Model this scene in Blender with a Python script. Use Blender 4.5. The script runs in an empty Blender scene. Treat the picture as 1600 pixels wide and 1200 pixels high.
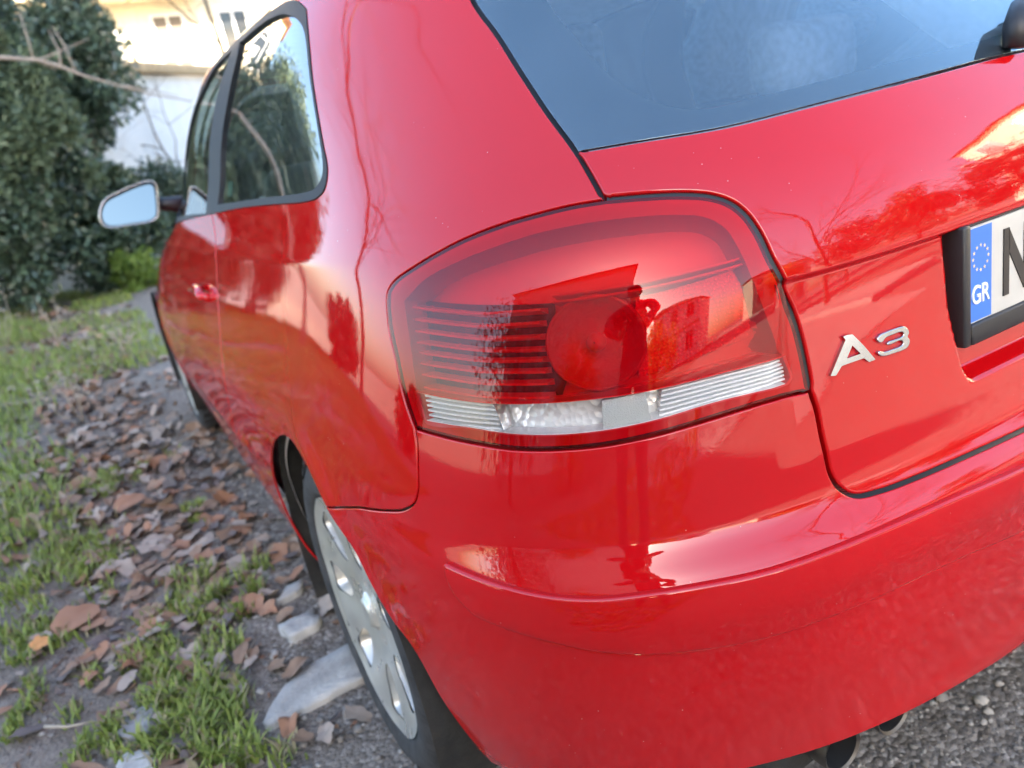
import bpy, math, random
import numpy as np
from mathutils import Vector, Matrix
from mathutils.geometry import delaunay_2d_cdt
R = math.radians
rng = np.random.default_rng(7)
random.seed(7)
SC = bpy.context.scene
COL = SC.collection

# ------------------------------------------------------------------ camera
CAM = np.array([-1.078, -.471, 1.078])
YAW, PIT, ROL = np.radians([25.992, -18.068, -11.053])
F = 1229.6                                   # focal length in pixels of the 1600 px wide photo
def cam_axes():
    f = np.array([np.sin(YAW)*np.cos(PIT), np.cos(YAW)*np.cos(PIT), np.sin(PIT)])
    r = np.array([np.cos(YAW), -np.sin(YAW), 0.]); u = np.cross(r, f)
    return np.array([np.cos(ROL)*r+np.sin(ROL)*u, np.sin(ROL)*r-np.cos(ROL)*u, f])
AX = cam_axes()
cd = bpy.data.cameras.new('camera'); cam = bpy.data.objects.new('camera', cd); COL.objects.link(cam)
m = Matrix(((AX[0][0], -AX[1][0], -AX[2][0], CAM[0]), (AX[0][1], -AX[1][1], -AX[2][1], CAM[1]),
            (AX[0][2], -AX[1][2], -AX[2][2], CAM[2]), (0, 0, 0, 1)))
cam.matrix_world = m
cd.sensor_fit = 'HORIZONTAL'; cd.sensor_width = 36; cd.lens = 36*F/1600
cd.clip_start = .01; cd.clip_end = 1000
cd.dof.use_dof = True; cd.dof.focus_distance = .80; cd.dof.aperture_fstop = 5
SC.camera = cam

# ------------------------------------------------------------------ sky, sun, exposure
SUN_EL, SUN_AZ = R(20), R(225)               # azimuth clockwise from +Y: behind and to the left of the car
sd = np.array([math.sin(SUN_AZ)*math.cos(SUN_EL), math.cos(SUN_AZ)*math.cos(SUN_EL), math.sin(SUN_EL)])
world = bpy.data.worlds.new('World'); SC.world = world; world.use_nodes = True
wn = world.node_tree.nodes; wl = world.node_tree.links
sky = wn.new('ShaderNodeTexSky'); sky.sky_type = 'NISHITA'; sky.sun_disc = False
sky.sun_elevation = SUN_EL; sky.sun_rotation = SUN_AZ; sky.air_density = 1.0; sky.dust_density = 2.0; sky.ozone_density = 1.6
wn['Background'].inputs['Strength'].default_value = .10
wl.new(sky.outputs[0], wn['Background'].inputs['Color'])
sl = bpy.data.lights.new('sun', 'SUN'); sl.energy = 5.0; sl.angle = R(.5); sl.color = (1, .88, .72)
sun = bpy.data.objects.new('sun', sl); COL.objects.link(sun)
sun.rotation_euler = Vector(sd).to_track_quat('Z', 'Y').to_euler(); sun.location = (-30, -30, 30)
vs = SC.view_settings; vs.view_transform = 'Standard'; vs.look = 'None'; vs.gamma = 1; vs.use_curve_mapping = False
vs.exposure = 3.4
SC.cycles.max_bounces = 10; SC.cycles.transparent_max_bounces = 16
SC.cycles.glossy_bounces = 5; SC.cycles.transmission_bounces = 6; SC.cycles.diffuse_bounces = 4
SC.cycles.caustics_reflective = False; SC.cycles.caustics_refractive = False
SC.cycles.sample_clamp_indirect = 6

# ------------------------------------------------------------------ materials
MATS = {}
def nodemat(name):
    mt = bpy.data.materials.new(name); mt.use_nodes = True
    MATS[name] = mt
    return mt, mt.node_tree.nodes, mt.node_tree.links, mt.node_tree.nodes['Principled BSDF']
def setp(b, **k):
    for a, v in k.items():
        b.inputs[a.replace('_', ' ')].default_value = v
def plain(name, col, rough=.6, metal=0., coat=0., spec=.5, vary=0., vscale=30., bump=0., bscale=200., rvary=0.):
    mt, n, l, b = nodemat(name)
    setp(b, Base_Color=(*col, 1), Roughness=rough, Metallic=metal)
    b.inputs['Coat Weight'].default_value = coat; b.inputs['Specular IOR Level'].default_value = spec
    if vary or bump or rvary:
        tc = n.new('ShaderNodeTexCoord')
    if vary or rvary:
        nz = n.new('ShaderNodeTexNoise'); nz.inputs['Scale'].default_value = vscale; nz.inputs['Detail'].default_value = 6
        l.new(tc.outputs['Object'], nz.inputs['Vector'])
    if vary:
        rp = n.new('ShaderNodeValToRGB'); rp.color_ramp.elements[0].position = .3; rp.color_ramp.elements[1].position = .7
        rp.color_ramp.elements[0].color = (*[c*(1-vary) for c in col], 1)
        rp.color_ramp.elements[1].color = (*[min(1, c*(1+vary)) for c in col], 1)
        l.new(nz.outputs['Fac'], rp.inputs[0]); l.new(rp.outputs[0], b.inputs['Base Color'])
    if rvary:
        mr = n.new('ShaderNodeMapRange'); mr.inputs[1].default_value = .3; mr.inputs[2].default_value = .7
        mr.inputs[3].default_value = max(0, rough-rvary); mr.inputs[4].default_value = rough+rvary
        l.new(nz.outputs['Fac'], mr.inputs[0]); l.new(mr.outputs[0], b.inputs['Roughness'])
    if bump:
        n2 = n.new('ShaderNodeTexNoise'); n2.inputs['Scale'].default_value = bscale; n2.inputs['Detail'].default_value = 8
        l.new(tc.outputs['Object'], n2.inputs['Vector'])
        bp = n.new('ShaderNodeBump'); bp.inputs['Strength'].default_value = bump; bp.inputs['Distance'].default_value = .01
        l.new(n2.outputs['Fac'], bp.inputs['Height']); l.new(bp.outputs[0], b.inputs['Normal'])
    return mt

def make_paint():
    mt, n, l, b = nodemat('red_paint')
    setp(b, Base_Color=(.45, .002, .004, 1), Roughness=.5, Metallic=0.); b.inputs['Specular IOR Level'].default_value = 0
    b.inputs['Coat Weight'].default_value = 1; b.inputs['Coat Roughness'].default_value = .025; b.inputs['Coat IOR'].default_value = 1.6
    tc = n.new('ShaderNodeTexCoord')
    # specks of dried mud and dust
    v = n.new('ShaderNodeTexVoronoi'); v.inputs['Scale'].default_value = 70; l.new(tc.outputs['Object'], v.inputs['Vector'])
    nz = n.new('ShaderNodeTexNoise'); nz.inputs['Scale'].default_value = 9; nz.inputs['Detail'].default_value = 8; l.new(tc.outputs['Object'], nz.inputs['Vector'])
    r1 = n.new('ShaderNodeMapRange'); r1.inputs[1].default_value = .055; r1.inputs[2].default_value = .035; l.new(v.outputs['Distance'], r1.inputs[0])
    r2 = n.new('ShaderNodeMapRange'); r2.inputs[1].default_value = .50; r2.inputs[2].default_value = .60; l.new(nz.outputs['Fac'], r2.inputs[0])
    mu = n.new('ShaderNodeMath'); mu.operation = 'MULTIPLY'; l.new(r1.outputs[0], mu.inputs[0]); l.new(r2.outputs[0], mu.inputs[1])
    # low film of road dust: its own uneven shape, strongest along the lower bumper and sill
    sp = n.new('ShaderNodeSeparateXYZ'); l.new(tc.outputs['Object'], sp.inputs[0])
    r3 = n.new('ShaderNodeMapRange'); r3.inputs[1].default_value = .56; r3.inputs[2].default_value = .26; l.new(sp.outputs['Z'], r3.inputs[0])
    n3 = n.new('ShaderNodeTexNoise'); n3.inputs['Scale'].default_value = 7; n3.inputs['Detail'].default_value = 4; n3.inputs['Roughness'].default_value = .5
    l.new(tc.outputs['Object'], n3.inputs['Vector'])
    m3 = n.new('ShaderNodeMath'); m3.operation = 'MULTIPLY'; l.new(r3.outputs[0], m3.inputs[0]); l.new(n3.outputs['Fac'], m3.inputs[1])
    m4 = n.new('ShaderNodeMath'); m4.operation = 'MULTIPLY'; m4.inputs[1].default_value = .045; l.new(m3.outputs[0], m4.inputs[0])
    m5 = n.new('ShaderNodeMath'); m5.operation = 'MULTIPLY_ADD'; m5.inputs[1].default_value = .8; l.new(mu.outputs[0], m5.inputs[0]); l.new(m4.outputs[0], m5.inputs[2])
    m5.use_clamp = True
    mx = n.new('ShaderNodeMix'); mx.data_type = 'RGBA'
    mx.inputs[6].default_value = (.45, .002, .004, 1); mx.inputs[7].default_value = (.42, .30, .26, 1)
    l.new(m5.outputs[0], mx.inputs[0]); l.new(mx.outputs[2], b.inputs['Base Color'])
    cr = n.new('ShaderNodeMath'); cr.operation = 'MULTIPLY_ADD'; cr.inputs[1].default_value = 5.; cr.inputs[2].default_value = .018
    l.new(m4.outputs[0], cr.inputs[0]); l.new(cr.outputs[0], b.inputs['Coat Roughness'])
    # faint orange peel of the lacquer
    n4 = n.new('ShaderNodeTexNoise'); n4.inputs['Scale'].default_value = 260; l.new(tc.outputs['Object'], n4.inputs['Vector'])
    n5 = n.new('ShaderNodeTexNoise'); n5.inputs['Scale'].default_value = 11; n5.inputs['Detail'].default_value = 1; l.new(tc.outputs['Object'], n5.inputs['Vector'])
    bp = n.new('ShaderNodeBump'); bp.inputs['Strength'].default_value = .02; bp.inputs['Distance'].default_value = .001
    l.new(n4.outputs['Fac'], bp.inputs['Height'])
    bp2 = n.new('ShaderNodeBump'); bp2.inputs['Strength'].default_value = .05; bp2.inputs['Distance'].default_value = .006
    l.new(n5.outputs['Fac'], bp2.inputs['Height']); l.new(bp.outputs[0], bp2.inputs['Normal']); l.new(bp2.outputs[0], b.inputs['Coat Normal'])
make_paint()

def lens_mat(name, tint, ior=1.5, refl_rough=.0, bump=None, pane=False, dust=0., body=(.62, .64, .66), refl=(1, 1, 1)):
    """clear or tinted moulded plastic / glass sheet: tinted pass-through plus mirror reflection by Fresnel"""
    mt, n, l, b = nodemat(name); n.remove(b)
    out = n['Material Output']
    tr = n.new('ShaderNodeBsdfTransparent'); tr.inputs[0].default_value = (*tint, 1)
    gl = n.new('ShaderNodeBsdfGlossy'); gl.inputs['Roughness'].default_value = refl_rough; gl.inputs['Color'].default_value = (*refl, 1)
    fr = n.new('ShaderNodeFresnel'); fr.inputs['IOR'].default_value = ior
    fac = fr.outputs[0]
    if pane:         # both faces of the pane reflect: 2R/(1+R)
        a = n.new('ShaderNodeMath'); a.operation = 'MULTIPLY'; a.inputs[1].default_value = 2; l.new(fac, a.inputs[0])
        b2 = n.new('ShaderNodeMath'); b2.operation = 'ADD'; b2.inputs[1].default_value = 1; l.new(fac, b2.inputs[0])
        dv = n.new('ShaderNodeMath'); dv.operation = 'DIVIDE'; l.new(a.outputs[0], dv.inputs[0]); l.new(b2.outputs[0], dv.inputs[1]); fac = dv.outputs[0]
    src = tr
    if dust:
        df = n.new('ShaderNodeBsdfDiffuse'); df.inputs[0].default_value = (*body, 1); tcd = n.new('ShaderNodeTexCoord'); nd = n.new('ShaderNodeTexNoise'); nd.inputs['Scale'].default_value = 7; nd.inputs['Detail'].default_value = 6
        l.new(tcd.outputs['Object'], nd.inputs['Vector']); mrd = n.new('ShaderNodeMapRange'); mrd.inputs[1].default_value = .3; mrd.inputs[2].default_value = .7; mrd.inputs[3].default_value = dust*.7; mrd.inputs[4].default_value = dust*1.3
        l.new(nd.outputs['Fac'], mrd.inputs[0]); src = n.new('ShaderNodeMixShader'); l.new(mrd.outputs[0], src.inputs[0]); l.new(tr.outputs[0], src.inputs[1]); l.new(df.outputs[0], src.inputs[2])
    mx = n.new('ShaderNodeMixShader'); l.new(fac, mx.inputs[0]); l.new(src.outputs[0], mx.inputs[1]); l.new(gl.outputs[0], mx.inputs[2])
    l.new(mx.outputs[0], out.inputs[0])
    if bump:
        tc = n.new('ShaderNodeTexCoord'); nz = n.new('ShaderNodeTexNoise'); nz.inputs['Scale'].default_value = bump[0]
        l.new(tc.outputs['Object'], nz.inputs['Vector'])
        bp = n.new('ShaderNodeBump'); bp.inputs['Strength'].default_value = bump[1]; bp.inputs['Distance'].default_value = .002
        l.new(nz.outputs['Fac'], bp.inputs['Height']); l.new(bp.outputs[0], gl.inputs['Normal'])
    return mt
lens_mat('red_lens', (.88, .004, .022), 1.42, dust=.10, body=(.55, .002, .014))
lens_mat('clear_lens', (1., 1., 1.), 1.45)
lens_mat('tinted_glass', (.58, .72, .69), 1.52, pane=True, dust=.05, body=(.5, .62, .60))
lens_mat('rear_glass', (.84, .95, 1.0), 1.82, pane=True, dust=.06, body=(.50, .64, .74), refl=(.70, .90, 1.))  # dust film and reflection coloured blue: reflected sky painted into the glass
plain('black_rubber', (.012, .013, .015), .45)
plain('grey_rubber', (.020, .022, .028), .55, spec=.25)
plain('black_frit', (.006, .008, .011), .25)
plain('black_plastic', (.018, .018, .02), .42, bump=.15, bscale=900)
plain('chrome', (.46, .49, .52), .16, 1., rvary=.08)
plain('lamp_silver', (.82, .83, .84), .16, 1.)
plain('lamp_red', (.80, .05, .07), .25, coat=.3)
plain('lamp_red_ridge', (.95, .25, .25), .35)
plain('lamp_dark', (.05, .004, .006), .4)
plain('bezel_red', (.66, .025, .045), .5)
plain('alloy', (.60, .595, .55), .33, .6, vary=.10, vscale=18, bump=.05, bscale=300, rvary=.1)
plain('alloy_dark', (.05, .05, .05), .7, .3)
plain('tyre', (.035, .035, .036), .85, vary=.45, vscale=25, bump=.25, bscale=120)
plain('arch_liner', (.022, .021, .018), .9, vary=.5, vscale=14, bump=.4, bscale=60)
plain('interior_grey', (.70, .71, .73), .85, vary=.12, vscale=40)
plain('interior_dark', (.035, .037, .04), .9, vary=.2)
plain('seat_cloth', (.22, .225, .24), .95, vary=.2, vscale=60)
plain('mirror_housing', (.58, .60, .62), .22, .9)
plain('mirror_glass', (.12, .155, .17), .01, 1.)
plain('steel_pipe', (.13, .115, .10), .45, .8, vary=.3, vscale=30)
plain('soot', (.008, .008, .008), .95)
plain('plate_white', (.50, .485, .44), .35, vary=.06)
plain('plate_blue', (.03, .16, .62), .35)
plain('plate_star', (.75, .62, .30), .4)
plain('plate_letter', (.012, .012, .014), .4)
plain('plate_text', (.75, .78, .82), .4)
plain('sticker', (.25, .5, .42), .5)

def make_reflex():
    mt, n, l, b = nodemat('lamp_reflex')
    setp(b, Base_Color=(.42, .006, .012, 1), Roughness=.18); b.inputs['Coat Weight'].default_value = .6
    tc = n.new('ShaderNodeTexCoord'); v = n.new('ShaderNodeTexVoronoi'); v.inputs['Scale'].default_value = 230; v.inputs['Randomness'].default_value = .25
    l.new(tc.outputs['Object'], v.inputs['Vector'])
    rp = n.new('ShaderNodeValToRGB'); rp.color_ramp.elements[0].position = .12; rp.color_ramp.elements[1].position = .3
    rp.color_ramp.elements[0].color = (1, .25, .28, 1); rp.color_ramp.elements[1].color = (.75, .05, .06, 1)
    l.new(v.outputs['Distance'], rp.inputs[0]); l.new(rp.outputs[0], b.inputs['Base Color'])
    bp = n.new('ShaderNodeBump'); bp.inputs['Strength'].default_value = .8; bp.inputs['Distance'].default_value = .002; bp.invert = True
    l.new(v.outputs['Distance'], bp.inputs['Height']); l.new(bp.outputs[0], b.inputs['Normal'])
make_reflex()

# ------------------------------------------------------------------ object helpers
def link(o, parent=None):
    COL.objects.link(o)
    if parent is not None: o.parent = parent
    return o
def mesh_obj(name, V, Fc, mat=None, parent=None, normals=None, smooth=True):
    me = bpy.data.meshes.new(name)
    V = np.asarray(V, float)
    me.from_pydata(V.tolist(), [], [tuple(int(i) for i in f) for f in Fc]); me.validate(); me.update()
    if smooth: me.polygons.foreach_set('use_smooth', [True]*len(me.polygons))
    if mat: me.materials.append(MATS[mat])
    if normals is not None and len(normals) == len(me.vertices):
        me.normals_split_custom_set_from_vertices([tuple(x) for x in np.asarray(normals)])
    return link(bpy.data.objects.new(name, me), parent)
def fast_mesh(name, V, corners, nper, mats, parent=None, midx=None, smooth=False):
    """big meshes: V (n,3), corners flat index array, nper corners per face"""
    me = bpy.data.meshes.new(name); V = np.asarray(V, np.float32); c = np.asarray(corners, np.int32).ravel(); nf = len(c)//nper
    me.vertices.add(len(V)); me.vertices.foreach_set('co', V.ravel())
    me.loops.add(len(c)); me.loops.foreach_set('vertex_index', c)
    me.polygons.add(nf); me.polygons.foreach_set('loop_start', np.arange(0, len(c), nper, dtype=np.int32))
    me.update(calc_edges=True)
    for mm in mats: me.materials.append(MATS[mm])
    if midx is not None: me.polygons.foreach_set('material_index', np.asarray(midx, np.int32))
    if smooth: me.polygons.foreach_set('use_smooth', [True]*nf)
    return link(bpy.data.objects.new(name, me), parent)
def thing(name, label, cat, loc=(0, 0, 0), group=None, rz=0.):
    o = bpy.data.objects.new(name, None); o.location = loc; o.rotation_euler = (0, 0, rz); o.empty_display_size = .2
    COL.objects.link(o); return tag(o, label, cat, group)
def tag(o, label=None, cat=None, group=None, kind=None):
    if label: o['label'] = label
    if cat: o['category'] = cat
    if group: o['group'] = group
    if kind: o['kind'] = kind
    return o
def boxes(lst):
    V = []; Fc = []
    for (x0, y0, z0, x1, y1, z1) in lst:
        b = len(V)
        V += [(x0, y0, z0), (x1, y0, z0), (x1, y1, z0), (x0, y1, z0), (x0, y0, z1), (x1, y0, z1), (x1, y1, z1), (x0, y1, z1)]
        Fc += [tuple(b+i for i in f) for f in ((3, 2, 1, 0), (4, 5, 6, 7), (0, 1, 5, 4), (1, 2, 6, 5), (2, 3, 7, 6), (3, 0, 4, 7))]
    return V, Fc
def box(name, lst, mat, parent=None, bevel=0., seg=2):
    if not isinstance(lst, list): lst = [lst]
    o = mesh_obj(name, *boxes(lst), mat, parent, smooth=False)
    if bevel:
        md = o.modifiers.new('bevel', 'BEVEL'); md.width = bevel; md.segments = seg; md.limit_method = 'ANGLE'
        o.data.polygons.foreach_set('use_smooth', [True]*len(o.data.polygons))
    return o
def tube(pts, rad, sides=8, cap=True):
    """swept tube through 3D points with a radius per point -> V, F"""
    pts = np.asarray(pts, float); rad = np.broadcast_to(np.asarray(rad, float), (len(pts),)); V = []; Fc = []
    T = np.gradient(pts, axis=0); T /= np.linalg.norm(T, axis=1, keepdims=True)+1e-12
    ref = np.array([0, 0, 1.]) if abs(T[0][2]) < .9 else np.array([1., 0, 0])
    for i, (p, t, r) in enumerate(zip(pts, T, rad)):
        a = np.cross(t, ref); a /= np.linalg.norm(a)+1e-12; b = np.cross(t, a); ref = -np.cross(t, a) if False else ref
        for k in range(sides):
            th = 2*np.pi*k/sides; V.append(p+r*(np.cos(th)*a+np.sin(th)*b))
    n = len(pts)
    for i in range(n-1):
        for k in range(sides):
            k2 = (k+1) % sides; Fc.append((i*sides+k, (i+1)*sides+k, (i+1)*sides+k2, i*sides+k2))
    if cap: Fc += [tuple(range(sides)), tuple(range((n-1)*sides, n*sides))[::-1]]
    return V, Fc
def lathe(prof, center, sides=64, axis='x', sgn=-1):
    """prof = list of (radius, axial offset); axis along x, outward = sgn*x"""
    V = []; Fc = []; n = len(prof)
    for k in range(sides):
        th = 2*np.pi*k/sides
        for (r, a) in prof: V.append((center[0]+sgn*a, center[1]+r*np.cos(th), center[2]+r*np.sin(th)))
    for k in range(sides):
        k2 = (k+1) % sides
        for i in range(n-1): Fc.append((k*n+i, k2*n+i, k2*n+i+1, k*n+i+1) if sgn < 0 else (k*n+i, k*n+i+1, k2*n+i+1, k2*n+i))
    return V, Fc
def join(*parts):
    V = []; Fc = []
    for v, f in parts:
        b = len(V); V += list(v); Fc += [tuple(i+b for i in q) for q in f]
    return V, Fc

# ------------------------------------------------------------------ body surface
def pchip(xs, ys):
    xs = np.array(xs, float); ys = np.array(ys, float); h = np.diff(xs); m_ = np.diff(ys)/h
    d = np.zeros_like(xs)
    for i in range(1, len(xs)-1):
        if m_[i-1]*m_[i] > 0:
            w1 = 2*h[i]+h[i-1]; w2 = h[i]+2*h[i-1]; d[i] = (w1+w2)/(w1/m_[i-1]+w2/m_[i])
    d[0] = m_[0]; d[-1] = m_[-1]
    def f(x):
        x = np.clip(np.asarray(x, float), xs[0], xs[-1]); i = np.clip(np.searchsorted(xs, x)-1, 0, len(h)-1)
        t = (x-xs[i])/h[i]
        return ys[i]*(1+2*t)*(1-t)**2+d[i]*h[i]*t*(1-t)**2+ys[i+1]*t*t*(3-2*t)+d[i+1]*h[i]*t*t*(t-1)
    tx = np.linspace(xs[0], xs[-1], 40001); ty = f(tx)
    return lambda x: np.interp(x, tx, ty)
Y0 = pchip([.18, .24, .275, .31, .345, .365, .45, .535, .585, .610, .617, .647, .655, .70, .76, .885, .93, .98, 1.04, 1.20, 1.34, 1.38, 1.41, 1.425],
           [.12, .075, .050, .0425, .0385, .0355, .022, .012, .004, .006, .010, .031, .034, .0375, .041, .046, .055, .075, .115, .265, .40, .50, .70, 1.00])
W = pchip([.18, .24, .30, .40, .52, .60, .68, .78, .88, .95, 1.00, 1.06, 1.20, 1.32, 1.37, 1.40, 1.425],
          [.815, .835, .858, .878, .888, .884, .870, .844, .814, .791, .771, .747, .701, .652, .624, .56, .10])
NN = pchip([.18, .6, .80, .95, 1.05, 1.2, 1.42], [4.2, 4.2, 4.2, 4.0, 3.6, 3.2, 3.0])
YC = pchip([.18, .90, 1.05, 1.3, 1.425], [.92, .92, 1.05, 1.35, 1.5])
YF = pchip([.18, .30, .50, .70, .80, .92, .98, 1.05, 1.38, 1.425], [4.1, 4.17, 4.20, 4.12, 3.95, 3.35, 3.12, 3.0, 2.25, 1.6])
_t = np.linspace(0, np.pi/2, 40001)
RA = np.sin(_t)**(2/4.2); RB = np.cos(_t)**(2/4.2)
RS = np.r_[0, np.cumsum(np.hypot(np.diff(.88*RA), np.diff(.9*RB)))]
UC = RS[-1]; LS = 4.2-.92; UN = UC+LS          # corner end, nose start
HUB = np.array([-.85, .785, .303]); HUBF = np.array([-.85, 3.36, .303]); ARCH = .352
def sstep(x): x = np.clip(x, 0, 1); return x*x*(3-2*x)
def P0(u, z):
    u = np.asarray(u, float); z = np.asarray(z, float); sg = np.where(u < 0, 1., -1.); v = np.abs(u)
    vc = np.minimum(v, UC); a = np.interp(vc, RS, RA); b = np.interp(vc, RS, RB)
    n = NN(z); k = (a**n+b**n)**(-1/n); a = a*k; b = b*k
    w = W(z); y0 = Y0(z); yc = YC(z); yf = YF(z)
    x = w*a; y = yc-(yc-y0)*b
    tt = np.clip((v-UC)/LS, 0, 1); q = np.clip((tt-.55)/.45, 0, 1)
    xs = w*(1-.30*q**3-.015*tt*tt)
    e = np.clip((v-UN)/.62, 0, 1)
    xs = xs*(1-e); ys = yc+(yf-yc)*tt+.06*(1-(1-e)**2)
    x = np.where(v > UC, xs, x); y = np.where(v > UC, ys, y)
    return np.stack([sg*x, y, z+0*x], -1)
def _nrm(f, u, z, h):
    du = f(u+h, z)-f(u-h, z); dz = f(u, z+h)-f(u, z-h)
    n = np.cross(dz, du); return n/(np.linalg.norm(n, axis=-1, keepdims=True)+1e-15)
DISP = []
def P1(u, z):
    X = P0(u, z)
    if DISP:
        d = sum(g(np.abs(u), z, X) for g in DISP)
        X = X+_nrm(P0, u, z, 2e-3)*d[..., None]
    return X
def normal(u, z, h=1.2e-3): return _nrm(P1, np.asarray(u, float), np.asarray(z, float), h)
def P(u, z, off=0.):
    X = P1(u, z)
    if np.any(off): X = X+normal(u, z)*(np.asarray(off)[..., None] if np.ndim(off) else off)
    return X
def project(X):
    q = (np.asarray(X, float)-CAM)@AX.T
    return np.stack([800+F*q[..., 0]/q[..., 2], 600+F*q[..., 1]/q[..., 2]], -1)
def ray(px, py):
    d = AX[0]*(px-800)/F+AX[1]*(py-600)/F+AX[2]; return d/np.linalg.norm(d)
def on_plane(px, py, axis, val):
    d = ray(px, py); return CAM+d*(val-CAM[axis])/d[axis]
_HIT = {}
def hit(pts, off=0.):
    """photo pixels -> (u, z) on the body surface (the nearest camera-facing point under that pixel)"""
    key = (tuple(map(tuple, np.round(np.asarray(pts, float), 3))), off, len(DISP))
    if key in _HIT: return _HIT[key].copy()
    gk = ('grid', off, len(DISP))
    if gk not in _HIT:
        us = np.linspace(-.6, 4.6, 261); zs = np.linspace(.19, 1.41, 123); U, Z = np.meshgrid(us, zs, indexing='ij')
        G = P(U, Z, off); N = normal(U, Z); _HIT[gk] = (U, Z, project(G), (((CAM-G)*N).sum(-1) > 0) & (((G-CAM)@AX[2]) > .05))
    U, Z, pr, ok = _HIT[gk]
    out = []
    for p in pts:
        d = np.where(ok, np.hypot(pr[..., 0]-p[0], pr[..., 1]-p[1]), 1e9); i = np.unravel_index(np.argmin(d), d.shape); u, z = U[i], Z[i]
        for _ in range(14):
            q0 = project(P(u, z, off)); h = 1e-4
            J = np.stack([(project(P(u+h, z, off))-q0)/h, (project(P(u, z+h, off))-q0)/h], -1)
            if abs(np.linalg.det(J)) < 1e-6: break
            s = np.linalg.solve(J, np.array(p)-q0); mm = np.abs(s).max(); s = s*min(1, .05/max(mm, 1e-9)); u += s[0]; z = np.clip(z+s[1], .19, 1.42)
            if mm < 1e-6: break
        out.append((u, z))
    _HIT[key] = np.array(out)
    return _HIT[key].copy()
def u_of(y, z):
    """u on the left flank for a given length position y"""
    y = np.atleast_1d(np.asarray(y, float)); z = np.broadcast_to(np.asarray(z, float), y.shape)
    lo = np.full(y.shape, .3); hi = np.full(y.shape, UN)
    for _ in range(50):
        mid = .5*(lo+hi); g = P0(mid, z)[..., 1] < y; lo = np.where(g, mid, lo); hi = np.where(g, hi, mid)
    return .5*(lo+hi)
def yz(lst):
    lst = np.array(lst, float); return np.stack([u_of(lst[:, 0], lst[:, 1]), lst[:, 1]], -1)
def smooth_line(pts, step=.008, closed=False):
    """Catmull-Rom through (u,z) points, resampled to even steps"""
    p = np.asarray(pts, float); n = len(p)
    if closed: q = np.vstack([p[-1], p, p[0], p[1]])
    else: q = np.vstack([2*p[0]-p[1], p, 2*p[-1]-p[-2]])
    o = []
    for i in range(1, len(q)-2):
        a, b, c, d = q[i-1:i+3]; t0 = 0; k = .5
        t1 = t0+max(np.linalg.norm(b-a), 1e-9)**k; t2 = t1+max(np.linalg.norm(c-b), 1e-9)**k; t3 = t2+max(np.linalg.norm(d-c), 1e-9)**k
        for t in np.linspace(t1, t2, 14, endpoint=False):
            A1 = (t1-t)/(t1-t0)*a+(t-t0)/(t1-t0)*b; A2 = (t2-t)/(t2-t1)*b+(t-t1)/(t2-t1)*c; A3 = (t3-t)/(t3-t2)*c+(t-t2)/(t3-t2)*d
            B1 = (t2-t)/(t2-t0)*A1+(t-t0)/(t2-t0)*A2; B2 = (t3-t)/(t3-t1)*A2+(t-t1)/(t3-t1)*A3
            o.append((t2-t)/(t2-t1)*B1+(t-t1)/(t2-t1)*B2)
    o.append(p[0] if closed else p[-1]); return resample(np.array(o), step)
def resample(p, step):
    p = np.asarray(p, float); s = np.r_[0, np.cumsum(np.linalg.norm(np.diff(p, axis=0), axis=1))]
    n = max(2, int(round(s[-1]/step))+1); t = np.linspace(0, s[-1], n)
    return np.stack([np.interp(t, s, p[:, 0]), np.interp(t, s, p[:, 1])], -1)
def mirror_u(p): q = np.array(p, float).copy(); q[:, 0] *= -1; return q[::-1]
def frame(loop, off):
    """3D point, surface normal and outward in-surface direction along a closed (u,z) loop"""
    u, z = loop[:, 0], loop[:, 1]; X = P(u, z, off); N = normal(u, z)
    T = np.roll(X, -1, 0)-np.roll(X, 1, 0); T /= np.linalg.norm(T, axis=1, keepdims=True)+1e-12
    d = np.roll(loop, -1, 0)-np.roll(loop, 1, 0)
    area = .5*np.sum(loop[:, 0]*np.roll(loop[:, 1], -1)-np.roll(loop[:, 0], -1)*loop[:, 1])
    nu, nz = (d[:, 1], -d[:, 0]) if area > 0 else (-d[:, 1], d[:, 0])
    h = 1e-3; Pu = (P(u+h, z)-P(u-h, z))/(2*h); Pz = (P(u, z+h)-P(u, z-h))/(2*h)
    g = Pu*nu[:, None]+Pz*nz[:, None]
    B = np.cross(T, N); B /= np.linalg.norm(B, axis=1, keepdims=True)+1e-12
    B *= np.sign((B*g).sum(1, keepdims=True)+1e-15)
    return X, N, B, Pu, Pz
def inset(loop, g):
    """move a closed loop inwards by g metres (array or scalar)"""
    X, N, B, Pu, Pz = frame(loop, 0.); D = -B*np.broadcast_to(np.asarray(g, float), (len(loop),))[:, None]
    a = (Pu*Pu).sum(1); b = (Pu*Pz).sum(1); c = (Pz*Pz).sum(1); e = (Pu*D).sum(1); f = (Pz*D).sum(1); det = a*c-b*b+1e-12
    return loop+np.stack([(c*e-b*f)/det, (a*f-b*e)/det], -1)
def inside(pts, loop):
    x, y = pts[:, 0], pts[:, 1]; r = np.zeros(len(pts), bool); n = len(loop)
    for i in range(n):
        x0, y0 = loop[i]; x1, y1 = loop[(i+1) % n]
        if y0 == y1: continue
        c = ((y0 > y) != (y1 > y)) & (x < (x1-x0)*(y-y0)/(y1-y0)+x0); r ^= c
    return r
def seg_loop(*segs):
    """segments of (polyline, inset) joined into one closed loop with an inset per vertex"""
    L = []; G = []
    for p, g in segs:
        p = np.asarray(p)
        if L and np.linalg.norm(L[-1]-p[0]) < 2e-3: p = p[1:]
        for q in p: L.append(q); G.append(g)
    if np.linalg.norm(L[0]-L[-1]) < 2e-3: L.pop(); G.pop()
    return np.array(L), np.array(G)
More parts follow.
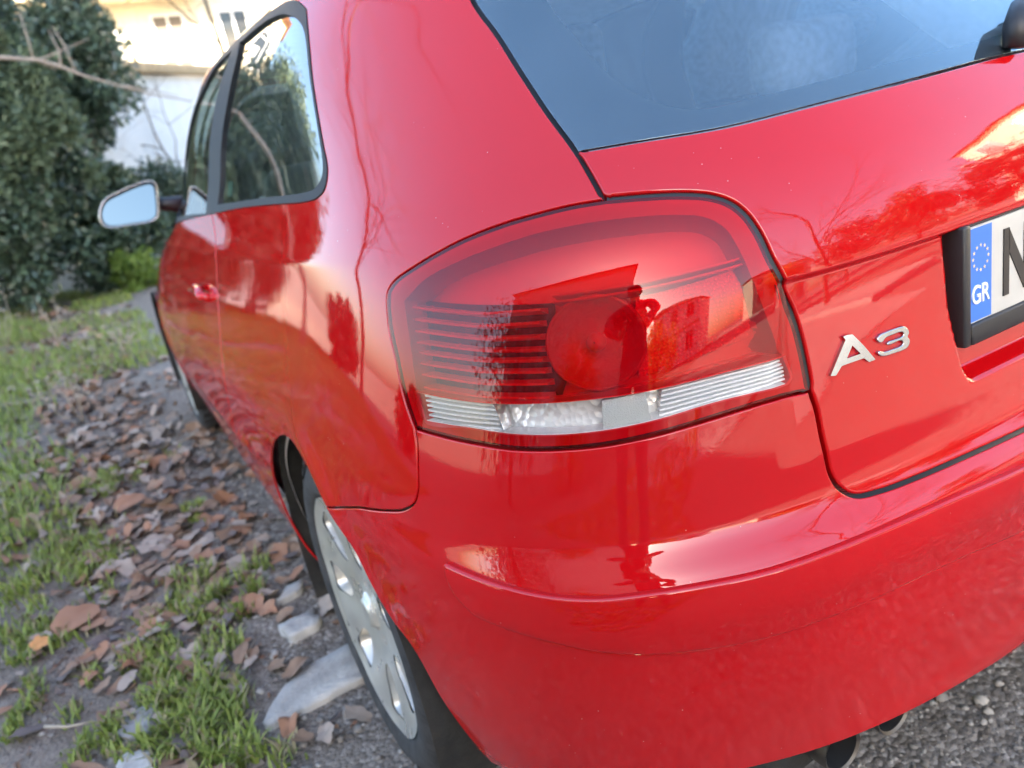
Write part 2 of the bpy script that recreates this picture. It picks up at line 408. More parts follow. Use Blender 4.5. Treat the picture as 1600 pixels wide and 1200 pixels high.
def patch(name, loop, gaps, us, zs, mat, parent, off=0., rim=.002, depth=.014, extra=None, mir=False, keep=None, offf=None):
    """a trimmed sheet of the body surface with a rolled edge that turns in at the panel gap"""
    lp = inset(loop, np.asarray(gaps)+rim) if (np.any(gaps) or rim) else np.array(loop)
    keepi = np.r_[True, np.linalg.norm(np.diff(lp, axis=0), axis=1) > 1e-4]; lp = lp[keepi]; nb = len(lp)
    U, Z = np.meshgrid(us, zs, indexing='ij'); g = np.stack([U.ravel(), Z.ravel()], -1)
    if extra is not None: g = np.vstack([g, extra])
    g = g[inside(g, lp)]
    bx = P(lp[:, 0], lp[:, 1]); gx = P(g[:, 0], g[:, 1]); kk = np.ones(len(g), bool)
    for i in range(0, len(g), 400):
        d = np.linalg.norm(gx[i:i+400, None]-bx[None], axis=2).min(1); kk[i:i+400] = d > .0035
    g = g[kk]; pts = np.vstack([lp, g])
    vv, ee, ff, *_ = delaunay_2d_cdt([Vector(p) for p in pts], [(i, (i+1) % nb) for i in range(nb)], [], 0, 1e-7)
    pv = np.array([tuple(v) for v in vv]); ff = np.array([f for f in ff if len(f) == 3])
    ce = pv[ff].mean(1); ff = ff[inside(ce, lp)]
    if offf is not None: o_ = off+offf(pv[:, 0], pv[:, 1])
    else: o_ = off
    X = P(pv[:, 0], pv[:, 1], o_); N = normal(pv[:, 0], pv[:, 1])
    # face orientation to match the outward normal
    tn = np.cross(X[ff[:, 1]]-X[ff[:, 0]], X[ff[:, 2]]-X[ff[:, 0]]); fl = (tn*N[ff[:, 0]]).sum(1) < 0; ff[fl] = ff[fl][:, ::-1]
    V = [X]; NV = [N]; Fc = [tuple(f) for f in ff]
    if rim and depth:
        Xb, Nb, B, _, _ = frame(lp, off)
        if offf is not None: Xb = Xb+Nb*offf(lp[:, 0], lp[:, 1])[:, None]
        base = len(X); ring = list(range(nb)); prof = [(a, rim*np.sin(a), rim*(1-np.cos(a))) for a in (R(30), R(60), R(90))]+[(R(90), rim, depth)]
        b0 = None; area_sign = None
        prev = np.arange(nb); cur = base
        for a, o, dn in prof:
            V.append(Xb+B*o-Nb*dn); NV.append(Nb*np.cos(a)+B*np.sin(a)); nx = np.arange(cur, cur+nb); cur += nb
            for i in range(nb):
                j = (i+1) % nb; Fc.append((prev[i], prev[j], nx[j], nx[i]))
            prev = nx
        VV = np.vstack(V); NN_ = np.vstack(NV)
        for k in range(len(ff), len(Fc)):
            f = Fc[k]; t_ = np.cross(VV[f[2]]-VV[f[0]], VV[f[3]]-VV[f[1]])
            if t_@(NN_[f[0]]+NN_[f[2]]) < 0: Fc[k] = f[::-1]
    VV = np.vstack(V); NN_ = np.vstack(NV)
    if mir:
        VV = VV*np.array([-1, 1, 1]); NN_ = NN_*np.array([-1, 1, 1]); Fc = [f[::-1] for f in Fc]
    return mesh_obj(name, VV, Fc, mat, parent, normals=NN_)
def ribbon(name, line, width, off, mat, parent, closed=False, mir=False, wv=None):
    """flat strip that follows a (u,z) line at a depth (seam backing, seals)"""
    line = np.asarray(line); X = P(line[:, 0], line[:, 1], off); N = normal(line[:, 0], line[:, 1])
    T = np.gradient(X, axis=0); T /= np.linalg.norm(T, axis=1, keepdims=True)+1e-12; B = np.cross(T, N)
    a = X-B*width/2; b = X+B*width/2; n = len(X); V = np.vstack([a, b]); Fc = []
    for i in range(n-1 if not closed else n):
        j = (i+1) % n; Fc.append((i, j, n+j, n+i))
    t_ = np.cross(V[Fc[0][1]]-V[Fc[0][0]], V[Fc[0][2]]-V[Fc[0][0]])
    if t_@N[0] < 0: Fc = [f[::-1] for f in Fc]
    if mir: V = V*np.array([-1, 1, 1]); Fc = [f[::-1] for f in Fc]
    return mesh_obj(name, V, Fc, mat, parent)
def fine(a, b, step, *dense):
    """a..b by step, with extra levels (centre, half width, step)"""
    s = [np.arange(a, b+1e-9, step)]+[np.arange(c-w, c+w+1e-9, st) for c, w, st in dense]
    v = np.unique(np.round(np.concatenate(s), 5)); k = [v[0]]
    for x in v[1:]:
        if x-k[-1] > .0012: k.append(x)
    return np.array(k)

# ------------------------------------------------------------------ shape of the sheet metal (creases, recess, flares)
def d_crease(v, z, X):           # fold across the tailgate above the number plate
    return -.008*sstep((.8865-z)/.006)*np.clip((z-.70)/.186, 0, 1)*sstep((.552-v)/.02)*(z < 1.0)
def d_tornado(v, z, X):          # shoulder line along the flank
    zt = np.interp(v, [.97, 1.24, 1.96, 3.6, 4.4], [.943, .940, .922, .894, .88]); t = np.sqrt((z-zt)**2+.004**2)
    return .006*np.exp(-t/.035)*sstep((v-1.0)/.5)*sstep((4.6-v)/.3)
def d_sill(v, z, X):             # lower door crease
    t = z-np.interp(X[..., 1], [1.2, 2.9], [.50, .47]); r = np.sqrt(t*t+.004**2)
    return .009*np.exp(-r/.03)*sstep((X[..., 1]-1.18)/.25)*sstep((2.95-X[..., 1])/.2)*(v > UC)
def d_arch(v, z, X):
    o = 0
    for c in (HUB, HUBF):
        r = np.hypot(X[..., 1]-c[1], X[..., 2]-c[2]); o = o+.007*np.exp(-((r-ARCH-.005)/.03)**2)*sstep((c[1]+.12-X[..., 1])/.25)
    return o*(v > .9)*(v < 4.6)*(X[..., 2] < .75)
DISP += [d_crease, d_tornado, d_sill, d_arch]
rec = hit([(1471, 376), (1480, 476), (1504, 578), (1515, 597), (1526, 598), (1600, 572)])
REC_Z = float(rec[3:6, 1].mean())+.002
_rz = np.array([REC_Z, rec[2, 1], rec[1, 1], rec[0, 1]]); _ru = np.array([rec[3, 0], rec[2, 0], rec[1, 0], rec[0, 0]])
_o = np.argsort(_rz); _rz = _rz[_o]; _ru = _ru[_o]
def d_recess(v, z, X):           # pocket for the number plate
    ue = np.interp(z, _rz, _ru)
    return -.022*sstep((ue-v)/.014)*sstep((z-REC_Z)/.016)*sstep((.884-z)/.006)
DISP.append(d_recess)

# ------------------------------------------------------------------ outlines traced on the photo, laid on the body surface
LAMP = [(605, 460), (614, 442), (650, 415), (717, 377), (785, 350), (839, 334), (897, 320), (947, 312), (1010, 307), (1064, 305), (1109, 308), (1140, 318),
        (1163, 336), (1185, 368), (1203, 406), (1226, 460), (1244, 514), (1257, 568), (1265, 611), (1212, 624), (1145, 644), (1077, 665), (1010, 683),
        (942, 696), (875, 702), (807, 702), (740, 692), (686, 680), (648, 669), (632, 622), (618, 559), (607, 505)]
lz = hit(LAMP)
l_tg = smooth_line(lz[7:19], .005)                        # lamp edge along the tailgate
l_bump = smooth_line(lz[18:29], .005)                     # along the bumper
l_q = smooth_line(np.vstack([lz[28:], lz[:8]]), .005)     # along the quarter panel
lamp_loop = np.vstack([l_tg[:-1], l_bump[:-1], l_q[:-1]])
tgs = hit([(1275, 640), (1283, 680), (1290, 710), (1297, 740), (1310, 762), (1335, 775), (1375, 768), (1430, 748), (1500, 718), (1600, 672)])
tg_low = smooth_line(np.vstack([lz[18:19], tgs, [(.10, tgs[-1, 1]-.002), (0., tgs[-1, 1]-.003)]]), .006)
gl = hit([(1000, 219), (1131, 197), (1262, 165), (1394, 131), (1566, 85)])
cpil = hit([(738, 0), (775, 52), (815, 115), (855, 175), (900, 236), (942, 310)])
c_top = np.array([(.80, 1.345), (.793, 1.29)])
cpil_line = smooth_line(np.vstack([c_top, cpil[:5]]), .01)
gap_line = resample(np.vstack([cpil[4:6], lz[7:8]]), .008)
glass_low = smooth_line(np.vstack([cpil[4:5], gl, [(0., 1.047)]]), .01)
seam_q = smooth_line(np.vstack([lz[28:29], hit([(652, 700), (653, 740), (653, 764), (648, 784), (632, 796), (605, 798), (560, 793)])]), .006)
def arcp(c, r, a0, a1, n=40):
    a = np.linspace(R(a0), R(a1), n); return yz(np.stack([c[1]+r*np.cos(a), c[2]+r*np.sin(a)], -1))
arch_up = arcp(HUB, ARCH, 121, -8, 70)
arch_low = smooth_line(np.vstack([arch_up[0:1], hit([(553, 860), (578, 910), (614, 971), (646, 1014), (690, 1092), (729, 1147)]), [(.985, .272)]]), .008)
seam_q = np.vstack([seam_q, resample(np.vstack([seam_q[-1], arch_up[0]]), .008)[1:]])
botl = hit([(1175, 1199), (1350, 1144), (1475, 1083), (1600, 1006)])
bump_bot = smooth_line(np.vstack([[(.985, .272), (.90, .296), (.78, .325), (.70, .335)], botl, [(0., botl[-1, 1]-.006)]]), .010)

# window outline of the flank, rear to front along the belt and back over the roof rail
belt_r = hit([(331, 334), (376, 325), (430, 319), (478, 315), (496, 309), (508, 294), (512, 264), (505, 225), (490, 135), (484, 75), (479, 15)])
belt_f = hit([(331, 334), (300, 341), (268, 349)])
top_rail = yz([(1.00, 1.343), (1.15, 1.358), (1.5, 1.368), (1.85, 1.357), (2.12, 1.30), (2.33, 1.21), (2.52, 1.10), (2.62, 1.03)])
win_top = smooth_line(np.vstack([belt_r[-1:], top_rail, belt_f[-1:]]), .015)
win_back = smooth_line(belt_r, .008)
door_back = smooth_line(np.vstack([yz([(1.60, .345), (1.49, .40), (1.47, .55), (1.49, .75), (1.53, .92)]), belt_r[0:1]]), .012)

car = thing('hatchback_car', 'red three-door hatchback with clear-striped tail lamp, parked on the dirt verge', 'car')
zq = fine(.23, 1.39, .016, (.94, .03, .006), (.915, .03, .006), (.49, .03, .007))
# ---- quarter panel with sill, C-pillar and roof rail, one pressing
roof_edge = np.vstack([yz([(2.93, .975), (2.72, 1.10), (2.42, 1.25), (2.18, 1.352)]), yz([(2.0, 1.392), (1.5, 1.398), (1.2, 1.394)]), [(1.0, 1.38), (.86, 1.36), (.80, 1.345)]])
sill_f = np.vstack([resample(yz([(1.133, .25), (2.93, .235)]), .04), resample(yz([(2.93, .235), (2.93, .34)]), .02)])
door_low = resample(yz([(2.93, .345), (1.60, .345)]), .04)
qseg = [(l_q[::-1], .0012), (seam_q, .0012), (arch_up, 0.), (sill_f, 0.), (door_low, .002), (door_back, .002), (win_back, 0.), (win_top, 0.),
        (resample(np.vstack([belt_f[-1], roof_edge[0]]), .03), 0.), (smooth_line(roof_edge, .02), 0.), (cpil_line, .003), (gap_line, .0025)]
qloop, qg = seg_loop(*qseg)
uq = np.r_[np.arange(.60, 1.5, .014), np.arange(1.5, 2.2, .03), np.arange(2.2, 4.6, .05)]
arch_extra = np.vstack([arcp(HUB, ARCH+d, 140, -10, 90) for d in (.006, .014, .024, .036, .05)])
for mr in (False, True):
    q = patch('quarter_panel', qloop, qg, uq, zq, 'red_paint', car, extra=arch_extra, mir=mr, depth=.004)
# ---- door
door_f = resample(yz([(2.86, .345), (2.86, .60), (2.84, .80), (2.80, .95)]), .03)
dloop, dg = seg_loop((door_back[::-1], .002), (resample(yz([(1.60, .345), (2.86, .345)]), .03), .002), (door_f, .002),
                     (resample(np.vstack([door_f[-1], belt_f[-1]]), .02), 0.), (smooth_line(belt_f[::-1], .02), 0.))
for mr in (False, True):
    d = patch('door', dloop, dg, np.arange(1.6, 4.6, .04), zq, 'red_paint', car, mir=mr)
    hp = yz([(1.66, .80), (1.72, .815), (1.80, .817), (1.87, .805)]); hp = smooth_line(hp, .01)
    X = P(hp[:, 0], hp[:, 1], .018); X[0] = P(*hp[0], -.004); X[-1] = P(*hp[-1], -.004); X[1] = P(*hp[1], .008); X[-2] = P(*hp[-2], .008)
    V, Fc = tube(X, .011, 10)
    if mr: V = [np.array(v)*np.array([-1, 1, 1]) for v in V]; Fc = [f[::-1] for f in Fc]
    mesh_obj('door_handle', V, Fc, 'red_paint', d)
# ---- front wing, bonnet, front bumper (simple continuation of the body)
farch = arcp(HUBF, ARCH, 190, -5, 40)
floop, fg = seg_loop((resample(yz([(2.87, .24), (2.87, .60), (2.85, .80), (2.83, .955)]), .03), .002),
                     (resample(yz([(2.83, .955), (3.0, .95), (3.3, .90), (3.75, .80)]), .03), 0.), (resample(yz([(3.75, .80), (3.74, .30)]), .03), .001),
                     (farch[::-1], 0.), (resample(yz([(HUBF[1]-ARCH, .24), (2.87, .24)]), .03), 0.))
for mr in (False, True):
    patch('front_wing', floop, fg, np.arange(2.6, 5, .05), np.arange(.24, 1, .03), 'red_paint', car, mir=mr,
          extra=np.vstack([arcp(HUBF, ARCH+d, 185, 0, 50) for d in (.01, .025, .04)]))
def grid_patch(name, us, zs, mat, off=0., parent=None):
    U, Z = np.meshgrid(us, zs, indexing='ij'); X = P(U, Z, off).reshape(-1, 3); N = normal(U, Z).reshape(-1, 3); nz = len(zs); Fc = []
    for i in range(len(us)-1):
        for j in range(nz-1): Fc.append((i*nz+j, i*nz+j+1, (i+1)*nz+j+1, (i+1)*nz+j))
    return mesh_obj(name, X, Fc, mat, parent or car)
UE = UN+.62
def nose(name, u0, z0, z1, mat, off=0.):
    us = np.r_[np.linspace(u0, UN, 14), np.linspace(UN, UE-.001, 14)[1:]]
    # one sheet across the front, left to right
    U = np.r_[us, -us[::-1]]; zs = np.linspace(z0, z1, 12); X = np.array([P0(u, zs) for u in U]); n = len(zs)
    V = X.reshape(-1, 3); Fc = [(i*n+j, i*n+j+1, (i+1)*n+j+1, (i+1)*n+j) for i in range(len(U)-1) for j in range(n-1)]
    return mesh_obj(name, V, Fc, mat, car)
nose('front_bumper', float(u_of(3.76, .5)[0]), .22, .68, 'red_paint')
nose('bonnet', float(u_of(3.76, .75)[0]), .683, .965, 'red_paint')
nose('windscreen', float(u_of(2.93, .985)[0])-.02, .972, 1.375, 'tinted_glass')
# roof: stack of closing contours
zr = np.r_[np.linspace(1.372, 1.405, 6), np.linspace(1.41, 1.4249, 8)]
V = []; Fc = []; uu = np.linspace(0, UE-.001, 90)
for z in zr:
    L_ = P0(uu, np.full_like(uu, z)); Rr = L_[::-1]*np.array([-1, 1, 1]); V.append(np.vstack([L_, Rr[1:-1]]))
nr = len(V[0])
for i in range(len(zr)-1):
    for k in range(nr):
        k2 = (k+1) % nr; Fc.append((i*nr+k, i*nr+k2, (i+1)*nr+k2, (i+1)*nr+k))
Fc.append(tuple(range((len(zr)-1)*nr, len(zr)*nr)))
ro = mesh_obj('roof', np.vstack(V), Fc, 'red_paint', car)
ro.scale = (.985, 1, 1); ro.location = (0, 0, -.006)

# ---- tailgate
half = seg_loop((tg_low[::-1], .003), (l_tg[::-1], .005), (gap_line[::-1], .0025), (glass_low, .002))
def full(loop, g):
    k = np.abs(loop[:, 0]) > 1e-6; ml = loop[k].copy(); ml[:, 0] *= -1
    return np.vstack([loop, ml[::-1]]), np.r_[g, g[k][::-1]]
tl, tg_g = full(*half)
ut = fine(-.72, .72, .014, (.32, .035, .0035), (-.32, .035, .0035), (.30, .03, .0035), (-.30, .03, .0035))
zt_ = fine(.63, 1.05, .014, (.8835, .008, .0015), (REC_Z+.008, .016, .0025))
tailgate = patch('tailgate', tl, tg_g, ut, zt_, 'red_paint', car, depth=.02, rim=.003)
# raised strip moulded along the bumper
su = hit([(699, 876), (750, 898), (810, 917), (881, 929), (937, 931), (1012, 923), (1087, 911), (1200, 887), (1350, 833), (1475, 779), (1600, 723)])
slw = hit([(701, 897), (716, 924), (742, 948), (787, 971), (862, 995), (937, 1010), (1012, 1014), (1087, 1008), (1200, 987), (1350, 933), (1475, 875), (1600, 819)])
_sl = slw[2:][np.argsort(slw[2:, 0])]
def d_groove(v, z, X):           # shadow gap under the raised strip
    zl = np.interp(v, _sl[:, 0], _sl[:, 1])-.0035
    return -.005*np.exp(-((z-zl)/.0030)**2)*sstep((.93-v)/.03)*(z < .62)
DISP.append(d_groove)
# ---- bumper
bhalf = seg_loop((tg_low[::-1], .002), (l_bump, .0018), (seam_q, .0012), (arch_low, 0.), (bump_bot, 0.))
bl, bg = full(*bhalf)
zb = fine(.27, .80, .012, (.615, .012, .0025), (.651, .012, .002), (.355, .02, .004), (.585, .01, .003), (.540, .036, .0022))
bumper = patch('rear_bumper', bl, bg, np.r_[-np.arange(.006, 1.36, .014)[::-1], np.arange(.006, 1.36, .014)], zb, 'red_paint', car, depth=.016)
su = np.vstack([su, [(.10, su[-1, 1]), (0, su[-1, 1])]]); slw = np.vstack([slw, [(.10, slw[-1, 1]-.002), (0, slw[-1, 1]-.002)]])
shalf = seg_loop((smooth_line(slw[::-1], .008), 0.), (resample(np.vstack([slw[0], su[0]]), .004), 0.), (smooth_line(su, .008), 0.))
sL, sG = full(*shalf)
def strip_prof(u, z): return .0025*np.exp(-((z-.583)/.012)**2)
patch('bumper_strip', sL, sG, np.r_[-np.arange(.006, 1., .014)[::-1], np.arange(.006, 1., .014)], fine(.50, .64, .008, (.585, .012, .003)), 'red_paint', bumper,
      off=.0085, rim=.0045, depth=.013, offf=strip_prof)
# black strips added behind the panel gaps so the gaps read as shade
for mr in (False, True):
    for ln in (np.vstack([cpil_line, gap_line[1:]]), tg_low, seam_q, np.vstack([door_low[::-1][:1], door_back]), door_low):
        ribbon('gap_shade_strip', ln, .026, -.0135, 'black_rubber', car, mir=mr)
    ribbon('gap_shade_strip', np.vstack([lamp_loop, lamp_loop[:1]]), .030, -.0145, 'black_rubber', car, mir=mr)
    # body-coloured landing a few millimetres deep keeps the rear quarter gap narrow
    ribbon('lamp_seal', l_tg, .012, -.004, 'black_rubber', car, mir=mr)

# ------------------------------------------------------------------ rear window
top_edge = np.array([(.80, 1.345), (.40, 1.352), (0., 1.354)])
ghalf = seg_loop((glass_low[::-1], 0.), (cpil_line[::-1], 0.), (resample(top_edge, .03), 0.))
gL, gG = full(*ghalf)
rear_glass = patch('rear_window', gL, gG+.0025, np.arange(-.84, .84, .03), np.arange(1.04, 1.36, .02), 'rear_glass', car, off=-.003, rim=.001, depth=.004)
fin = hit([(857, 0), (905, 58), (962, 118), (1019, 149), (1084, 163), (1200, 140), (1350, 102), (1520, 60)])
fi_half = smooth_line(np.vstack([[(.70, 1.335)], fin, [(0., fin[-1, 1]+.004)]]), .01)
foL = np.vstack([fi_half, mirror_u(fi_half)[1:]])
# black ceramic border: ring between the glass edge and the clear field
def ring_patch(name, outer, inners, us, zs, mat, parent, off, mir=False, thick=0.):
    if isinstance(inners, np.ndarray): inners = [inners]
    pts = np.vstack([outer]+inners)
    def reg(q):
        r = inside(q, outer)
        for i_ in inners: r &= ~inside(q, i_)
        return r
    U, Z = np.meshgrid(us, zs, indexing='ij'); g = np.stack([U.ravel(), Z.ravel()], -1); g = g[reg(g)]
    bx = P(pts[:, 0], pts[:, 1])
    if len(g):
        gx = P(g[:, 0], g[:, 1]); g = g[np.array([np.linalg.norm(bx-x, axis=1).min() > .004 for x in gx])]
    al = np.vstack([pts, g]) if len(g) else pts
    ed = []; b = 0
    for lp in [outer]+inners:
        n = len(lp); ed += [(b+i, b+(i+1) % n) for i in range(n)]; b += n
    vv, ee, ff, *_ = delaunay_2d_cdt([Vector(p) for p in al], ed, [], 0, 1e-7)
    pv = np.array([tuple(v) for v in vv]); ff = np.array([f for f in ff if len(f) == 3]); ff = ff[reg(pv[ff].mean(1))]
    X = P(pv[:, 0], pv[:, 1], off); N = normal(pv[:, 0], pv[:, 1])
    tn = np.cross(X[ff[:, 1]]-X[ff[:, 0]], X[ff[:, 2]]-X[ff[:, 0]]); fl = (tn*N[ff[:, 0]]).sum(1) < 0; ff[fl] = ff[fl][:, ::-1]
    Fc = [tuple(f) for f in ff]; MX = np.array([-1, 1, 1]) if mir else np.ones(3)
    if mir: Fc = [f[::-1] for f in Fc]
    V = X*MX; NV = N*MX
    if thick:      # walls turned down along every edge
        for lp in [outer]+inners:
            Xb, Nb, B, _, _ = frame(lp, off); b = len(V); n = len(lp); s = 1 if lp is outer else -1
            Xb, Nb, B = Xb*MX, Nb*MX, B*MX
            V = np.vstack([V, Xb, Xb-Nb*thick]); NV = np.vstack([NV, B*s, B*s])
            for i in range(n):
                j = (i+1) % n; f = (b+i, b+j, b+n+j, b+n+i); t_ = np.cross(V[f[2]]-V[f[0]], V[f[3]]-V[f[1]])
                Fc.append(f if t_@(B[i]*s) > 0 else f[::-1])
    return mesh_obj(name, V, Fc, mat, parent, normals=NV)
gin = inset(gL, .004)
finner = np.vstack([foL, resample(np.array([(-.70, 1.335), (.70, 1.335)]), .03)[1:-1]])
ring_patch('ceramic_border', gin, finner, np.arange(-.84, .84, .02), np.arange(1.04, 1.36, .015), 'black_frit', rear_glass, -.0075)
# wiper foot at the bottom of the screen
wp = [(1600, 22), (1585, 48), (1570, 75), (1590, 88)]
wh = hit([(1598, 30), (1580, 66)])
wbase = np.array([-.045, P(.0, 1.062)[1]-.02, 1.068])
V, Fc = tube([(-.05, P(.0, 1.06)[1]-.012, 1.052), (-.045, P(0., 1.075)[1]-.026, 1.075), (-.01, P(0., 1.095)[1]-.028, 1.095), (.03, P(0., 1.105)[1]-.026, 1.10)], [.012, .016, .013, .008], 12)
wip = mesh_obj('rear_wiper', V, Fc, 'black_plastic', car)
V, Fc = tube([(.02, P(0., 1.10)[1]-.022, 1.10), (.20, P(.2, 1.115)[1]-.018, 1.115), (.40, P(.4, 1.115)[1]-.014, 1.115)], [.009, .007, .005], 8)
mesh_obj('wiper_blade', V, Fc, 'black_rubber', wip)

# ------------------------------------------------------------------ side windows
win_loop, wg = seg_loop((win_back, 0.), (win_top, 0.), (smooth_line(belt_f[::-1], .015), 0.))
qi = hit([(341, 320), (346, 240), (358, 150), (376, 66)])
qi2 = hit([(475, 45), (485, 120), (499, 210), (506, 264), (503, 280), (493, 295), (478, 301), (415, 309)])
qtop = yz([(1.42, 1.350), (1.15, 1.343), (1.02, 1.325)])
qglass = np.vstack([smooth_line(qi, .02), smooth_line(np.vstack([qtop, qi2, qi[:1]]), .012)[:-1]])
di = hit([(322, 334), (327, 250), (338, 160)])
dtop = yz([(1.55, 1.352), (1.85, 1.343), (2.10, 1.288), (2.30, 1.20), (2.49, 1.09), (2.585, 1.02)])
dglass = np.vstack([smooth_line(np.vstack([di, dtop[:1]]), .02), smooth_line(np.vstack([dtop, hit([(273, 338)])]), .02)[1:], hit([(300, 335)])])
for mr in (False, True):
    us = np.arange(.95, 4.6, .04); zs = np.arange(.97, 1.38, .02)
    ring_patch('window_frame', win_loop, [qglass, dglass], us, zs, 'grey_rubber', car, .0015, mir=mr, thick=.012)
    sg = patch('quarter_window', inset(qglass, -.006), np.zeros(len(qglass)), us, zs, 'tinted_glass', car, off=-.005, rim=0, depth=0, mir=mr)
    patch('door_window', inset(dglass, -.006), np.zeros(len(dglass)), us, zs, 'tinted_glass', car, off=-.004, rim=0, depth=0, mir=mr)
    if not mr:
        st = hit([(355, 284), (362, 283), (361, 306), (354, 307)], -.006)
        X = P(st[:, 0], st[:, 1], -.008); mesh_obj('window_sticker', X, [(0, 1, 2, 3)], 'sticker', sg)

# ------------------------------------------------------------------ tail lamp (left as in the photo, right mirrored)
plain('lamp_white', (.92, .93, .93), .25, vary=.06, vscale=300)
plain('lamp_matte', (.72, .74, .71), .55, bump=.5, bscale=900)
def make_facets():
    mt, n, l, b = nodemat('lamp_facets'); setp(b, Base_Color=(.93, .94, .91, 1), Roughness=.25, Metallic=.35)
    tc = n.new('ShaderNodeTexCoord'); v = n.new('ShaderNodeTexVoronoi'); v.inputs['Scale'].default_value = 120
    l.new(tc.outputs['Object'], v.inputs['Vector']); bp = n.new('ShaderNodeBump'); bp.inputs['Strength'].default_value = .5; bp.inputs['Distance'].default_value = .004
    l.new(v.outputs['Distance'], bp.inputs['Height']); l.new(bp.outputs[0], b.inputs['Normal'])
make_facets()
plain('lamp_bowl', (.62, .04, .05), .3, coat=.3, bump=.3, bscale=140)
C2 = lambda pts: [(600+x/4.284, 420+y/4.284) for x, y in pts]
C3 = lambda pts: [(900+x/4.21, 420+y/4.21) for x, y in pts]
clear_px = [(648, 611), (700, 622), (771, 630), (861, 629), (938, 622), (1010, 611), (1122, 584), (1226, 555), (1237, 592), (1230, 601), (1122, 629), (1023, 658),
            (942, 674), (852, 681), (789, 678), (731, 669), (663, 658)]
inner_px = [(628, 470), (660, 436), (720, 404), (790, 377), (850, 359), (950, 341), (1060, 333), (1106, 338), (1134, 354), (1152, 380), (1180, 440), (1202, 500), (1219, 548)]
def dense(px, step=.006): return smooth_line(hit(px), step)
ch = hit(clear_px)
clear_loop = np.vstack([smooth_line(ch[:8], .005)[:-1], smooth_line(ch[7:10], .004)[:-1], smooth_line(np.vstack([ch[9:], ch[:1]]), .005)[:-1]])
opt_loop = np.vstack([smooth_line(hit(inner_px), .006), smooth_line(ch[7:10], .004), smooth_line(ch[9:], .005)[1:], ch[:1]])
opt_loop = opt_loop[np.r_[True, np.linalg.norm(np.diff(opt_loop, axis=0), axis=1) > 1e-3]]
UL = np.arange(.46, 1.02, .012); ZL = np.arange(.75, 1.01, .012)
def bar(name, px, o0, o1, hh, mat, parent, mx, step=.01):
    """moulded bar along a photo line: from depth o0 (front) to o1 (back), half height hh"""
    q = smooth_line(hit(px, o0), step); A = P(q[:, 0], q[:, 1], o0); Bk = P(q[:, 0], q[:, 1], o1); up = np.array([0, 0, hh])
    V = np.vstack([A+up*.5, A-up*.5, Bk+up*1.3, Bk-up*1.3])*mx; n = len(A); Fc = []
    for i in range(n-1):
        j = i+1; Fc += [(i, j, n+j, n+i), (i, 2*n+i, 2*n+j, j), (n+i, n+j, 3*n+j, 3*n+i)]
    Fc += [(0, n, 3*n, 2*n), (n-1, 2*n+n-1, 3*n+n-1, n+n-1)]
    o = mesh_obj(name, V, Fc, mat, parent, smooth=False); return o
